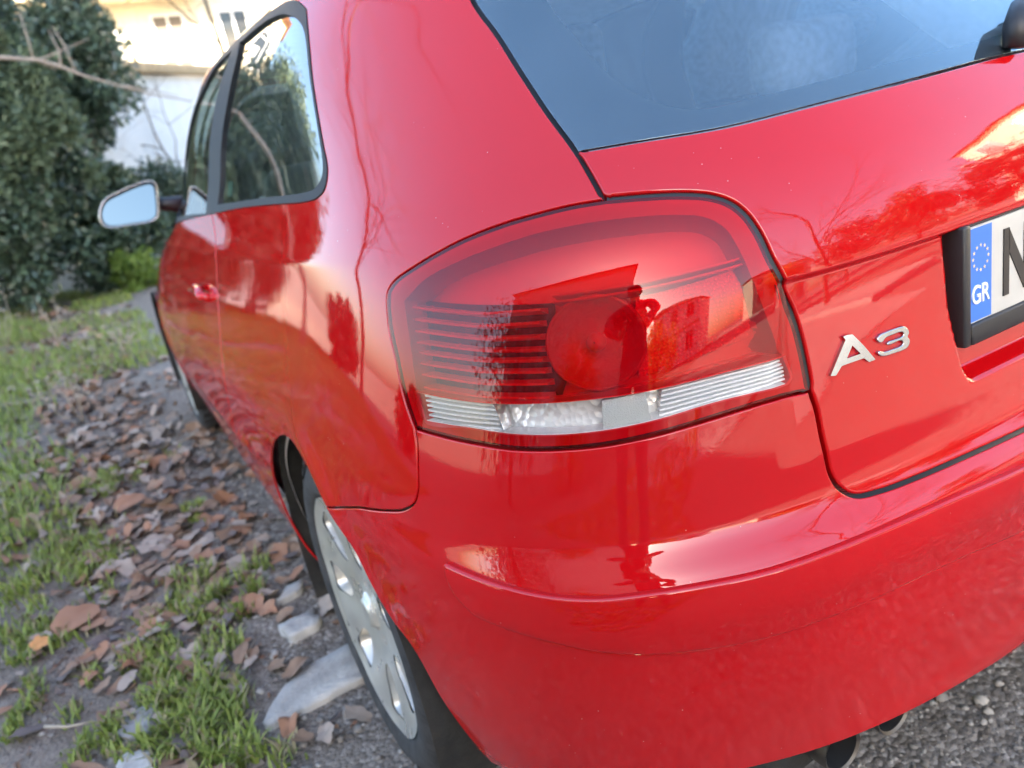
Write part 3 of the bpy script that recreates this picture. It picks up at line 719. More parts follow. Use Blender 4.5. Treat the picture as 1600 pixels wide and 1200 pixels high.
for mr in (False, True):
    MX = np.array([-1, 1, 1]) if mr else np.ones(3)
    lens_edge = inset(lamp_loop, .0022)
    lamp = ring_patch('tail_lamp', lens_edge, clear_loop, UL, ZL, 'red_lens', car, .0012, mir=mr, thick=0.)
    ring_patch('lamp_bezel', inset(lamp_loop, .003), opt_loop, UL, ZL, 'bezel_red', lamp, -.0035, mir=mr, thick=.038)
    patch('clear_strip', clear_loop, np.zeros(len(clear_loop)), UL, ZL, 'clear_lens', lamp, off=.0012, rim=0, depth=0, mir=mr)
    patch('lamp_housing', opt_loop, np.zeros(len(opt_loop)), UL, ZL, 'lamp_red', lamp, off=-.040, rim=0, depth=0, mir=mr)
    zoneA = np.vstack([dense(C2([(110, 195), (400, 215), (1060, 200)])), dense(C2([(1075, 330), (1080, 480), (1110, 640), (1170, 760)])), dense(C2([(1130, 880), (650, 870), (200, 800)])), dense(C2([(160, 600), (130, 400)]))])
    patch('louvre_panel', zoneA, np.zeros(len(zoneA)), UL, ZL, 'lamp_dark', lamp, off=-.034, rim=0, depth=0, mir=mr)
    lx = [165, 168, 180, 190, 200, 215, 235, 250]; ly = [255, 335, 412, 487, 555, 628, 705, 790]
    my = [300, 385, 468, 547, 617, 690, 768, 855]; rx = [1050, 1040, 1045, 1050, 1060, 1080, 1100, 1110]; ry = [272, 362, 455, 540, 612, 690, 770, 862]
    for k in range(8):
        bar('louvre', C2([(lx[k], ly[k]), ((lx[k]+640)/2, (ly[k]+my[k])/2+4), (640, my[k]), (840, (my[k]*1.02+ry[k])/2-2), (rx[k], ry[k])]), -.014, -.034, .0026, 'lamp_red_ridge', lamp, MX)
        # pointed tip of each louvre at the outer wall
        q = hit(C2([(lx[k]-45, ly[k]+4), (lx[k]+4, ly[k]-14), (lx[k]+4, ly[k]+14)]), -.012); X = P(q[:, 0], q[:, 1], -.012)*MX; B_ = P(q[:, 0], q[:, 1], -.034)*MX
        mesh_obj('louvre_tip', np.vstack([X, B_]), [(0, 1, 2), (0, 3, 4, 1), (1, 4, 5, 2), (2, 5, 3, 0)], 'lamp_red_ridge', lamp, smooth=False)
    for off_y in (0, 10):
        bar('divider', [(862, 462+off_y), (940, 452+off_y), (1010, 440+off_y), (1100, 419+off_y), (1176, 398+off_y)], -.010, -.04, .0022, 'lamp_red_ridge', lamp, MX)
    # round bowl of the brake light
    cu, cz = hit([(930, 535)], -.016)[0]; Cc = P(cu, cz, -.014); n_ = normal(cu, cz); a_ = np.cross([0, 0, 1.], n_); a_ /= np.linalg.norm(a_); b_ = np.cross(n_, a_)
    V = []; Fc = []; prof = [(.052, -.024), (.0515, -.004), (.050, -.002), (.048, -.004)]+[(r_/1000, -.004-.021*(1-(r_/48)**2)+(.0016 if k % 2 else 0)) for k, r_ in enumerate(range(46, 10, -2))]+[(.009, -.024), (.001, -.024)]
    ns = 48
    for r_, h_ in prof:
        for k in range(ns):
            th = 2*np.pi*k/ns; V.append((Cc+a_*r_*np.cos(th)+b_*r_*.95*np.sin(th)+n_*h_)*MX)
    for i in range(len(prof)-1):
        for k in range(ns):
            k2 = (k+1) % ns; Fc.append((i*ns+k, i*ns+k2, (i+1)*ns+k2, (i+1)*ns+k))
    mesh_obj('brake_bowl', V, Fc, 'lamp_bowl', lamp)
    V = []; Fc = []
    for i, (r_, h_) in enumerate([(.009, -.024), (.010, -.012), (.009, -.004), (.006, .002), (.001, .004)]):
        for k in range(16):
            th = 2*np.pi*k/16; V.append((Cc+a_*r_*np.cos(th)+b_*r_*np.sin(th)+n_*h_)*MX)
    for i in range(4):
        for k in range(16): k2 = (k+1) % 16; Fc.append((i*16+k, i*16+k2, (i+1)*16+k2, (i+1)*16+k))
    mesh_obj('bulb', V, Fc, 'lamp_red_ridge', lamp)
    rx_loop = np.vstack([dense([(992, 462), (1080, 440), (1158, 415)]), dense([(1172, 440), (1186, 490), (1192, 530)]), dense([(1100, 565), (1000, 596)])])
    patch('reflex_panel', rx_loop, np.zeros(len(rx_loop)), UL, ZL, 'lamp_reflex', lamp, off=-.022, rim=.001, depth=.018, mir=mr)
    for k in range(9):      # ladder of small prisms along the inner edge
        t = k/8; c = np.array([1180+38*t, 418+120*t]); q = hit([c+(-8, -4), c+(10, -9), c+(12, 1), c+(-6, 6)], -.016); X = P(q[:, 0], q[:, 1], -.016)*MX; B_ = P(q[:, 0], q[:, 1], -.038)*MX
        mesh_obj('prism', np.vstack([X, B_]), [(0, 1, 2, 3), (0, 4, 5, 1), (1, 5, 6, 2), (2, 6, 7, 3), (3, 7, 4, 0)], 'lamp_red_ridge', lamp, smooth=False)
    bar('chamber_shelf', clear_px[:8], -.0015, -.042, .0016, 'lamp_red_ridge', lamp, MX)
    # clear strip: louvred ends, facetted indicator chamber, frosted block, bright ledge
    patch('indicator_reflector', inset(clear_loop, -.002), np.zeros(len(clear_loop)), UL, ZL, 'lamp_facets', lamp, off=-.028, rim=0, depth=0, mir=mr)
    for k in range(6):
        t = k/5; bar('strip_louvre', [(664+8*t, 618+38*t), (720+6*t, 628+37*t), (772+12*t, 634+36*t)], -.008, -.028, .0022, 'lamp_white', lamp, MX)
    for k in range(6):
        t = k/5; bar('strip_louvre', [(1034-4*t, 611+38*t), (1120-1*t, 590+34*t), (1222+4*t, 562+30*t)], -.009, -.028, .0020, 'lamp_white', lamp, MX)
    fb = hit([(940, 626), (1008, 613), (1018, 655), (942, 671)], -.006); fb = np.vstack([resample(fb[[0, 1]], .005)[:-1], resample(fb[[1, 2]], .005)[:-1], resample(fb[[2, 3]], .005)[:-1], resample(fb[[3, 0]], .005)[:-1]])
    patch('frosted_block', fb, np.zeros(len(fb)), UL, ZL, 'lamp_matte', lamp, off=-.007, rim=.001, depth=.02, mir=mr)
    bar('indicator_divider', [(772, 634), (780, 655), (788, 675)], -.006, -.028, .004, 'lamp_silver', lamp, MX)
    bar('bright_ledge', [(665, 657), (731, 668), (789, 677), (852, 679), (942, 673), (1023, 657), (1122, 628), (1230, 600)], -.004, -.028, .0022, 'lamp_white', lamp, MX)

# ------------------------------------------------------------------ number plate
PY = .046
tlp, blp = on_plane(1498, 363, 1, PY), on_plane(1537, 498, 1, PY)
PZ1, PZ0, PX = tlp[2], blp[2], .5*(tlp[0]+blp[0]); PZ0 = PZ1-.112 if abs(PZ1-PZ0-.112) > .012 else PZ0
PX = min(PX, -.255)
plate = mesh_obj('number_plate', *boxes([(PX, PY, PZ0, -PX, PY+.002, PZ1)]), 'plate_white', car, smooth=False)
hold = box('plate_holder', [(PX-.013, PY-.004, PZ0-.024, PX, PY+.024, PZ1+.004), (-PX, PY-.004, PZ0-.024, -PX+.013, PY+.024, PZ1+.004),
                            (PX, PY-.005, PZ0-.024, -PX, PY+.024, PZ0+.0005), (PX, PY+.0035, PZ0, -PX, PY+.024, PZ1+.004)], 'black_plastic', car, .003)
mesh_obj('euro_band', *boxes([(PX+.002, PY-.0006, PZ0+.002, PX+.041, PY+.001, PZ1-.002)]), 'plate_blue', plate, smooth=False)
sc_x, sc_z = PX+.0205, PZ1-.036
for k in range(12):
    a = 2*math.pi*k/12; cx, cz_ = sc_x+.0138*math.sin(a), sc_z+.0138*math.cos(a); V = []
    for j in range(10):
        r_ = .0026 if j % 2 == 0 else .0011; b_ = math.pi*j/5; V.append((cx+r_*math.sin(b_), PY-.0010, cz_+r_*math.cos(b_)))
    mesh_obj('star', V, [tuple(range(10))], 'plate_star', plate, smooth=False)
def text_mesh(name, body, size, mat, parent, loc, sx=1., thick=.0006):
    cu_ = bpy.data.curves.new(name, 'FONT'); cu_.body = body; cu_.size = size; cu_.extrude = thick; cu_.offset = size*.012
    tmp = bpy.data.objects.new('tmp', cu_); COL.objects.link(tmp); dg = bpy.context.evaluated_depsgraph_get()
    me = bpy.data.meshes.new_from_object(tmp.evaluated_get(dg)); bpy.data.objects.remove(tmp)
    me.materials.clear(); me.materials.append(MATS[mat]); me.name = name
    o = bpy.data.objects.new(name, me); link(o, parent); o.location = loc; o.rotation_euler = (R(90), 0, 0); o.scale = (sx, 1, 1); return o
text_mesh('country_letters', 'GR', .030, 'plate_text', plate, (PX+.0035, PY-.0012, PZ0+.022), .80)
# first plate character, stroke by stroke
nx, nz0, nz1, sw, nw = PX+.063, PZ0+.017, PZ0+.094, .0105, .050
V = []; Fc = []
for quad in ([(nx, nz0), (nx+sw, nz0), (nx+sw, nz1), (nx, nz1)], [(nx+nw-sw, nz0), (nx+nw, nz0), (nx+nw, nz1), (nx+nw-sw, nz1)], [(nx+sw*.9, nz1), (nx+sw*.9, nz1-.026), (nx+nw-sw*.9, nz0), (nx+nw-sw*.9, nz0+.026)]):
    b0 = len(V); V += [(x, PY-.0014, z) for x, z in quad]+[(x, PY+.0005, z) for x, z in quad]
    Fc += [(b0, b0+1, b0+2, b0+3)]+[(b0+i, b0+4+i, b0+4+(i+1) % 4, b0+(i+1) % 4) for i in range(4)]
mesh_obj('plate_letter', V, Fc, 'plate_letter', plate, smooth=False)

# ------------------------------------------------------------------ model badge
def stroke(px, w0, w1):
    q = hit(px); X = P(q[:, 0], q[:, 1]); N = normal(q[:, 0], q[:, 1])
    T = np.gradient(X, axis=0); T /= np.linalg.norm(T, axis=1, keepdims=True); B = np.cross(T, N); w = .95*np.linspace(w0, w1, len(X))[:, None]; n = len(X)
    rows = [X-B*w-N*.001, X-B*w+N*.0022, X-B*w*.55+N*.0042, X+B*w*.55+N*.0042, X+B*w+N*.0022, X+B*w-N*.001]
    V = np.vstack(rows); Fc = []
    for k in range(5):
        for i in range(n-1): Fc.append((k*n+i, (k+1)*n+i, (k+1)*n+i+1, k*n+i+1))
    for i in (0, n-1): Fc.append(tuple(k*n+i for k in range(6)))
    return [tuple(v) for v in V], Fc
cr = lambda pts: [(1280+x/10, 490+y/10) for x, y in pts]
def curve_px(p, n=6):
    p = np.array(p, float); q = np.vstack([2*p[0]-p[1], p, 2*p[-1]-p[-2]]); o = []
    for i in range(1, len(q)-2):
        for t in np.linspace(0, 1, n, endpoint=False):
            a, b, c, d = q[i-1:i+3]; o.append(.5*((2*b)+(-a+c)*t+(2*a-5*b+4*c-d)*t*t+(-a+3*b-3*c+d)*t**3))
    o.append(p[-1]); return [tuple(v) for v in o]
def badge_loop(pts, smooth=False):
    q = hit(cr(pts)); return smooth_line(q, .0012, closed=True)[:-1] if smooth else resample(np.vstack([q, q[:1]]), .0015)[:-1]
BU = np.arange(.35, .48, .004); BZ = np.arange(.74, .84, .004)
ring_patch('badge_letter_a', badge_loop([(140, 968), (250, 700), (372, 405), (335, 355), (395, 330), (480, 318), (660, 500), (838, 712), (740, 752), (660, 690), (480, 752), (315, 812), (225, 962)]),
           badge_loop([(478, 490), (610, 620), (392, 698)]), BU, BZ, 'chrome', tailgate, .0036, thick=.006)
b3 = badge_loop([(868, 400), (910, 330), (1000, 285), (1120, 238), (1230, 204), (1300, 198), (1350, 240), (1366, 300), (1345, 352), (1374, 400), (1372, 465), (1340, 525), (1270, 570), (1130, 620), (1000, 660), (930, 660), (882, 622), (895, 585), (980, 592), (1110, 552),
                 (1225, 508), (1268, 470), (1262, 428), (1225, 418), (1140, 452), (1055, 486), (1022, 474), (1040, 438), (1140, 402), (1235, 364), (1276, 328), (1270, 295), (1225, 288), (1110, 328), (1000, 378), (950, 440), (900, 448)], True)
patch('badge_digit_three', b3, np.zeros(len(b3)), BU, BZ, 'chrome', tailgate, off=.0036, rim=.0010, depth=.006)

# ------------------------------------------------------------------ wheels
def cdt_region(outer, holes, inner_pts):
    loops = [outer]+holes; pts = np.vstack(loops+([inner_pts] if len(inner_pts) else [])); ed = []; b = 0
    for lp in loops:
        n = len(lp); ed += [(b+i, b+(i+1) % n) for i in range(n)]; b += n
    vv, ee, ff, *_ = delaunay_2d_cdt([Vector(p) for p in pts], ed, [], 0, 1e-7)
    pv = np.array([tuple(v) for v in vv]); ff = np.array([f for f in ff if len(f) == 3]); c = pv[ff].mean(1); ok = inside(c, outer)
    for h_ in holes: ok &= ~inside(c, h_)
    return pv, ff[ok]
rim_prof = pchip([0, .028, .032, .060, .085, .12, .17, .198, .206, .213, .219, .226], [-.010, -.012, -.021, -.024, -.018, -.012, -.008, -.006, -.006, -.005, -.003, -.001])
def make_wheel(c, sgn):
    root = bpy.data.objects.new('wheel', None); link(root, car); root.location = (0, 0, 0)
    tp = [(.205, -.19), (.22, -.20), (.27, -.205), (.295, -.185), (.3025, -.15), (.3035, -.10), (.3025, -.045), (.297, -.022), (.286, -.006), (.268, .004), (.250, .005), (.236, .002), (.2285, -.002), (.226, -.006), (.215, -.02)]
    V, Fc = lathe(tp, c, 96, sgn=sgn); ty = mesh_obj('tyre', V, Fc, 'tyre', root)
    tn = 40; V = []; Fc = []
    for k in range(tn):          # tread blocks on the shoulder
        a = 2*math.pi*k/tn
        for off in (-.155, -.03):
            b = len(V)
            for dr in (.2985, .3055):
                for da, dx in ((-.045, -.022), (.045, -.022), (.058, .022), (-.032, .022)):
                    V.append((c[0]+sgn*(off+dx), c[1]+dr*math.cos(a+da), c[2]+dr*math.sin(a+da)))
            Fc += [tuple(b+i for i in f) for f in ((4, 5, 6, 7), (0, 4, 7, 3), (1, 2, 6, 5), (0, 1, 5, 4), (2, 3, 7, 6))]
    tag(mesh_obj('tread', V, Fc, 'tyre', ty, smooth=False), kind='stuff')
    # alloy face with seven slots and five bolt holes
    th = np.linspace(0, 2*np.pi, 121)[:-1]; outer = .2255*np.stack([np.cos(th), np.sin(th)], -1); holes = []
    for k in range(7):
        a = R(50)+k*2*math.pi/7; s = np.linspace(0, 2*np.pi, 33)[:-1]; e = .6
        rr = .152+.050*np.sign(np.cos(s))*np.abs(np.cos(s))**e; tt = (.0195+.009*np.cos(s))*np.sign(np.sin(s))*np.abs(np.sin(s))**e*1.5
        holes.append(np.stack([rr*np.cos(a)-tt*np.sin(a), rr*np.sin(a)+tt*np.cos(a)], -1))
    for k in range(5):
        a = R(20)+k*2*math.pi/5; s = np.linspace(0, 2*np.pi, 17)[:-1]
        holes.append(np.stack([.056*np.cos(a)+.0115*np.cos(s), .056*np.sin(a)+.0115*np.sin(s)], -1))
    ip = [[0, 0]]
    for r_ in (.012, .022, .0275, .030, .0325, .038, .045, .056, .068, .08, .092, .105, .12, .135, .15, .165, .18, .194, .200, .205, .209, .214, .218, .222):
        n = max(8, int(r_*2*math.pi/.011)); a = np.linspace(0, 2*np.pi, n+1)[:-1]+r_*40; ip.append(r_*np.stack([np.cos(a), np.sin(a)], -1))
    ip = np.vstack(ip); bp = np.vstack(holes); ok = np.ones(len(ip), bool)
    for h_ in holes: ok &= ~inside(ip, h_)
    ok &= np.array([np.linalg.norm(bp-q, axis=1).min() > .003 for q in ip]); ip = ip[ok]
    pv, ff = cdt_region(outer, holes, ip); rr = np.hypot(pv[:, 0], pv[:, 1])
    dimp = np.zeros(len(pv))
    for k in range(7):       # the face dips towards every slot
        a = R(50)+k*2*math.pi/7; lx_ = pv[:, 0]*np.cos(a)+pv[:, 1]*np.sin(a); ly_ = -pv[:, 0]*np.sin(a)+pv[:, 1]*np.cos(a)
        dimp += -.009*np.exp(-((lx_-.155)/.05)**2-(ly_/.030)**2)
    V = np.stack([c[0]+sgn*(rim_prof(rr)+dimp), c[1]+pv[:, 0], c[2]+pv[:, 1]], -1); Fc = []
    for f in ff:
        t_ = np.cross(V[f[1]]-V[f[0]], V[f[2]]-V[f[0]]); Fc.append(tuple(f) if t_[0]*sgn > 0 else tuple(f[::-1]))
    V = list(V)
    for h_ in holes:
        b = len(V); n = len(h_); r_ = np.hypot(h_[:, 0], h_[:, 1]); dd = rim_prof(r_)-.005*(r_ > .1)
        for q, d_ in zip(h_, dd): V.append((c[0]+sgn*d_, c[1]+q[0], c[2]+q[1]))
        mid_ = h_.mean(0)
        for q, d_ in zip(h_, dd): V.append((c[0]+sgn*(d_-.022), c[1]+mid_[0]+(q[0]-mid_[0])*.9, c[2]+mid_[1]+(q[1]-mid_[1])*.9))
        for i in range(n): Fc.append((b+i, b+(i+1) % n, b+n+(i+1) % n, b+n+i))
    ri = mesh_obj('rim', V, Fc, 'alloy', root); md = ri.modifiers.new('edge', 'EDGE_SPLIT'); md.split_angle = R(40)
    V, Fc = lathe([(.001, -.05), (.20, -.05), (.20, -.055)], c, 48, sgn=sgn); mesh_obj('brake_disc', V, Fc, 'alloy_dark', root)
    V, Fc = lathe([(.001, -.0085), (.018, -.009), (.026, -.0105), (.028, -.014)], c, 32, sgn=sgn); mesh_obj('centre_cap', V, Fc, 'alloy', ri)
    for k in range(5):
        a = R(20)+k*2*math.pi/5; cc = (c[0], c[1]+.056*math.cos(a), c[2]+.056*math.sin(a)); V, Fc = lathe([(.001, -.034), (.009, -.035), (.010, -.05)], cc, 6, sgn=sgn)
        mesh_obj('wheel_bolt', V, Fc, 'alloy_dark', ri)
    return root
for c in (HUB, HUBF):
    make_wheel(c, -1); make_wheel(c*np.array([-1, 1, 1]), 1)
    for s in (-1, 1):       # arch liner
        V = []; Fc = []; n = 40
        for k in range(n+1):
            a = R(-20)+R(220)*k/n
            for x in (.868, .55): V.append((s*x, c[1]+(ARCH+.012)*math.cos(a), c[2]+(ARCH+.012)*math.sin(a)))
        for k in range(n): Fc.append((2*k, 2*k+1, 2*k+3, 2*k+2) if s < 0 else (2*k, 2*k+2, 2*k+3, 2*k+1))
        b = len(V); V.append((s*.55, c[1], c[2]))
        for k in range(n): Fc.append((b, 2*k+1, 2*k+3))
        mesh_obj('arch_liner', V, Fc, 'arch_liner', car)
box('underbody', [(-.62, .12, .22, .62, 3.95, .30), (-.80, 1.16, .24, .80, 2.95, .30)], 'arch_liner', car, .02)
box('rear_valance', (-.58, .16, .30, .58, .19, .62), 'arch_liner', car)
for (px_, py_) in ((1318, 1188), (1398, 1143)):
    e = on_plane(px_, py_, 1, .075); e[2] = max(e[2], .27)+.012
    prof = [((0, .28, -.02), .029), ((0, .10, 0), .030), ((0, 0, 0), .031)]
    V, Fc = tube([e+np.array(p) for p, r in prof], [r for p, r in prof], 28, cap=False); ex = mesh_obj('exhaust_tip', V, Fc, 'steel_pipe', car)
    V, Fc = tube([e+np.array((0, -.0005, 0)), e+np.array((0, .002, 0)), e+np.array((0, .09, 0))], [.031, .0275, .0265], 28, cap=False)
    mesh_obj('tip_lip', V[:56], Fc[:28], 'steel_pipe', ex); mesh_obj('tip_bore', V, [f[::-1] for f in Fc[28:]]+[tuple(range(56, 84))], 'soot', ex)

# ------------------------------------------------------------------ door mirror
mo = [(155, 341), (156, 326), (163, 312), (186, 299), (214, 287), (235, 282), (243, 286), (247, 307), (247, 338), (240, 345), (197, 353), (171, 356), (160, 352)]
MY = 2.68
ol = np.array([on_plane(*p, 1, MY) for p in mo])[:, [0, 2]]; ol = smooth_line(ol, .006, closed=True)[:-1]; ctr = ol.mean(0)
def mirror_part(s):
    mxx = np.array([s, 1, 1]); V = []; Fc = []; n = len(ol)
    rings = [(.93, .012), (.95, .002), (.985, -.003), (1., .004), (1.01, .03), (.97, .06), (.86, .09), (.62, .115), (.30, .127), (.02, .13)]
    for sc_, dy in rings:
        for q in ol:
            p = ctr+(q-ctr)*sc_; V.append(np.array((p[0], MY+dy, p[1]))*mxx)
    for i in range(len(rings)-1):
        for k in range(n): k2 = (k+1) % n; f = (i*n+k, i*n+k2, (i+1)*n+k2, (i+1)*n+k); Fc.append(f if s < 0 else f)
    mi = mesh_obj('door_mirror', V, Fc, 'mirror_housing', car)
    rg = [(.955, .0035), (.93, .004), (.895, .018)]; Vr = [np.array((*(ctr+(q-ctr)*k_), 0))[[0, 2, 1]]*mxx+np.array((0, MY+d_, 0)) for k_, d_ in rg for q in ol]
    mesh_obj('mirror_bezel', Vr, [(i*n+k, i*n+(k+1) % n, (i+1)*n+(k+1) % n, (i+1)*n+k) for i in range(2) for k in range(n)], 'black_plastic', mi)
    V = [np.array((*(ctr+(q-ctr)*.90),)) for q in ol]; V = [np.array((v[0], MY+.014-.05*(v[0]-ctr[0])+.20*(v[1]-ctr[1]), v[1]))*mxx for v in V]
    mesh_obj('mirror_glass', V, [tuple(range(n))] if s > 0 else [tuple(range(n))[::-1]], 'mirror_glass', mi)
    ax = ol[:, 0].max(); zc = ctr[1]-.012
    V, Fc = tube([np.array((ax-.03, MY+.06, zc))*mxx, np.array((ax+.02, MY+.065, zc-.004))*mxx, np.array((ax+.075, MY+.05, zc-.02))*mxx], [.028, .024, .034], 14)
    mesh_obj('mirror_arm', V, Fc, 'black_plastic', mi)
mirror_part(1); mirror_part(-1)

# ------------------------------------------------------------------ cabin
for mr in (False, True):
    patch('inner_trim', qloop, qg+.002, np.arange(.6, 4.6, .06), np.arange(.23, 1.39, .05), 'interior_grey', car, off=-.032, rim=0, depth=0, mir=mr)
    patch('door_card', dloop, dg+.002, np.arange(1.6, 4.6, .08), np.arange(.3, 1.0, .06), 'interior_dark', car, off=-.035, rim=0, depth=0, mir=mr)
patch('tailgate_trim', tl, tg_g+.03, np.arange(-.7, .7, .05), np.arange(.6, 1.05, .05), 'interior_dark', car, off=-.07, rim=0, depth=0)
V = []; Fc = []; uu = np.linspace(.05, UN-.05, 50)
L_ = P0(uu, np.full_like(uu, 1.375))*np.array([.96, 1, 1])+np.array([0, 0, -.02]); V = np.vstack([L_, L_*np.array([-1, 1, 1])]); n = len(uu)
mesh_obj('headliner', V, [(i, i+1, n+i+1, n+i) for i in range(n-1)], 'interior_grey', car)
def cushion(name, bx, mat, bev, rx=0., piv=(0, 0, 0)):
    o = box(name, bx, mat, car, bev, 4)
    if rx:
        Mx = Matrix.Translation(piv) @ Matrix.Rotation(rx, 4, 'X') @ Matrix.Translation([-p for p in piv]); o.data.transform(Mx)
    return o
box('cabin_floor', (-.72, .3, .30, .72, 3.0, .34), 'interior_dark', car)
cushion('rear_seat_back', (-.64, .86, .50, .64, 1.00, 1.02), 'seat_cloth', .05, R(14), (0, .93, .50))
cushion('rear_seat', (-.64, .98, .36, .64, 1.5, .54), 'seat_cloth', .05)
for s in (-1, 1):
    cushion('rear_headrest', (s*.36-.13, .74, 1.03, s*.36+.13, .84, 1.17), 'seat_cloth', .04)
    cushion('front_seat_back', (s*.36-.25, 1.82, .48, s*.36+.25, 1.97, 1.10), 'seat_cloth', .06, R(16), (0, 1.9, .48))
    cushion('front_headrest', (s*.36-.13, 1.63, 1.12, s*.36+.13, 1.74, 1.32), 'seat_cloth', .045)
    cushion('front_seat', (s*.36-.26, 1.9, .36, s*.36+.26, 2.45, .54), 'seat_cloth', .05)
cushion('parcel_shelf', (-.60, .26, .985, .60, .78, 1.005), 'interior_grey', .008)
cushion('dashboard', (-.70, 2.62, .62, .70, 3.0, .96), 'interior_dark', .06)
V, Fc = [], []
for k in range(40):
    a = 2*math.pi*k/40
    for j in range(8):
        b = 2*math.pi*j/8; r_ = .18+.015*math.cos(b); V.append((-.36+r_*math.cos(a), 2.50+.015*math.sin(b)-.10*math.sin(a), .90+r_*math.sin(a)*.9))
for k in range(40):
    for j in range(8): Fc.append((k*8+j, ((k+1) % 40)*8+j, ((k+1) % 40)*8+(j+1) % 8, k*8+(j+1) % 8))
mesh_obj('steering_wheel', V, Fc, 'interior_dark', car)

# ------------------------------------------------------------------ ground
def vnoise(x, y, scale, seed):
    """smooth value noise on arrays"""
    r = np.random.default_rng(seed).random((64, 64)); x = np.asarray(x)/scale; y = np.asarray(y)/scale
    xi = np.floor(x).astype(int); yi = np.floor(y).astype(int); fx = x-xi; fy = y-yi; fx = fx*fx*(3-2*fx); fy = fy*fy*(3-2*fy)
    g = lambda a, b: r[a % 64, b % 64]
    return (g(xi, yi)*(1-fx)+g(xi+1, yi)*fx)*(1-fy)+(g(xi, yi+1)*(1-fx)+g(xi+1, yi+1)*fx)*fy-.5
def ground_z(x, y):
    x = np.asarray(x, float); y = np.asarray(y, float)
    h = .030*vnoise(x, y, .75, 1)+.016*vnoise(x, y, .22, 2)+.009*vnoise(x, y, .09, 3)
    f = np.exp(-(np.maximum(np.abs(x+1)-4, 0)/3)**2)*np.exp(-(np.maximum(np.abs(y-4)-8, 0)/4)**2)
    road = sstep((x+.62)/.4)                               # trodden gravel under and right of the car
    h = h*f*(1-.65*road)
    for c in (HUB, HUBF):
        r = np.hypot(x-c[0]-.1, y-c[1]); h = h*sstep((r-.12)/.25)
    bank = .24*sstep((-1.40-x)/1.5)*sstep((y-2.0)/4)*f     # the verge rises a little to the left
    return h+bank-.004
def make_ground_mat():
    mt, n, l, b = nodemat('soil'); b.inputs['Roughness'].default_value = .95; b.inputs['Specular IOR Level'].default_value = .25
    tc = n.new('ShaderNodeTexCoord')
    def nz(sc, det=8, rough=.6):
        q = n.new('ShaderNodeTexNoise'); q.inputs['Scale'].default_value = sc; q.inputs['Detail'].default_value = det; q.inputs['Roughness'].default_value = rough
        l.new(tc.outputs['Object'], q.inputs['Vector']); return q
    def ramp(src, stops):
        r = n.new('ShaderNodeValToRGB'); r.color_ramp.elements[0].position = stops[0][0]; r.color_ramp.elements[0].color = (*stops[0][1], 1)
        r.color_ramp.elements[1].position = stops[-1][0]; r.color_ramp.elements[1].color = (*stops[-1][1], 1)
        for p, c in stops[1:-1]: e = r.color_ramp.elements.new(p); e.color = (*c, 1)
        l.new(src, r.inputs[0]); return r
    def mix(f, a, c):
        m_ = n.new('ShaderNodeMix'); m_.data_type = 'RGBA'; l.new(f, m_.inputs[0]); l.new(a, m_.inputs[6]); l.new(c, m_.inputs[7]); return m_.outputs[2]
    fine_ = nz(34, 10, .75); soil = ramp(fine_.outputs['Fac'], [(.3, (.10, .078, .060)), (.5, (.19, .155, .125)), (.7, (.31, .265, .22))])
    vor = n.new('ShaderNodeTexVoronoi'); vor.inputs['Scale'].default_value = 105; l.new(tc.outputs['Object'], vor.inputs['Vector'])
    sepc = n.new('ShaderNodeSeparateColor'); l.new(vor.outputs['Color'], sepc.inputs[0])
    grav = ramp(sepc.outputs[0], [(0., (.11, .094, .080)), (.45, (.175, .153, .135)), (.8, (.245, .218, .192)), (1., (.38, .345, .31))])
    dust = ramp(nz(5, 6).outputs['Fac'], [(.3, (.25, .205, .165)), (.7, (.38, .32, .265))])
    sp = n.new('ShaderNodeSeparateXYZ'); l.new(tc.outputs['Object'], sp.inputs[0])
    wob = nz(1.6, 5); ad = n.new('ShaderNodeMath'); ad.operation = 'MULTIPLY_ADD'; ad.inputs[1].default_value = .8; l.new(wob.outputs['Fac'], ad.inputs[0]); l.new(sp.outputs['X'], ad.inputs[2])
    m1 = n.new('ShaderNodeMapRange'); m1.inputs[1].default_value = -.85; m1.inputs[2].default_value = -.35; l.new(ad.outputs[0], m1.inputs[0])
    pd = n.new('ShaderNodeMapRange'); pd.inputs[1].default_value = .5; pd.inputs[2].default_value = .68; l.new(nz(2.6, 5).outputs['Fac'], pd.inputs[0])
    pm = n.new('ShaderNodeMath'); pm.operation = 'MULTIPLY'; pm.inputs[1].default_value = .65; l.new(pd.outputs[0], pm.inputs[0])
    c1 = mix(pm.outputs[0], soil.outputs[0], dust.outputs[0]); c2 = mix(m1.outputs[0], c1, grav.outputs[0]); l.new(c2, b.inputs['Base Color'])
    bp = n.new('ShaderNodeBump'); bp.inputs['Strength'].default_value = .8; bp.inputs['Distance'].default_value = .012; l.new(fine_.outputs['Fac'], bp.inputs['Height'])
    bv = n.new('ShaderNodeBump'); bv.inputs['Strength'].default_value = .7; bv.inputs['Distance'].default_value = .008; bv.invert = True
    l.new(vor.outputs['Distance'], bv.inputs['Height']); l.new(bp.outputs[0], bv.inputs['Normal']); l.new(bv.outputs[0], b.inputs['Normal'])
make_ground_mat()
cx = np.r_[-260, -160, -90, -50, -30, -20, -14, -10, -8, np.arange(-6.5, -3, .15), np.arange(-3, .8, .04), np.arange(.8, 4, .15), 5, 7, 10, 14, 20, 30, 50, 90, 160, 260]
cy = np.r_[-260, -160, -90, -50, -30, -20, -14, -10, -7, np.arange(-5, -1, .2), np.arange(-1, 4.5, .04), np.arange(4.5, 13, .10), 14, 16, 20, 30, 50, 90, 160, 260]
GX, GY = np.meshgrid(cx, cy, indexing='ij'); GZ = ground_z(GX, GY); nyg = len(cy)
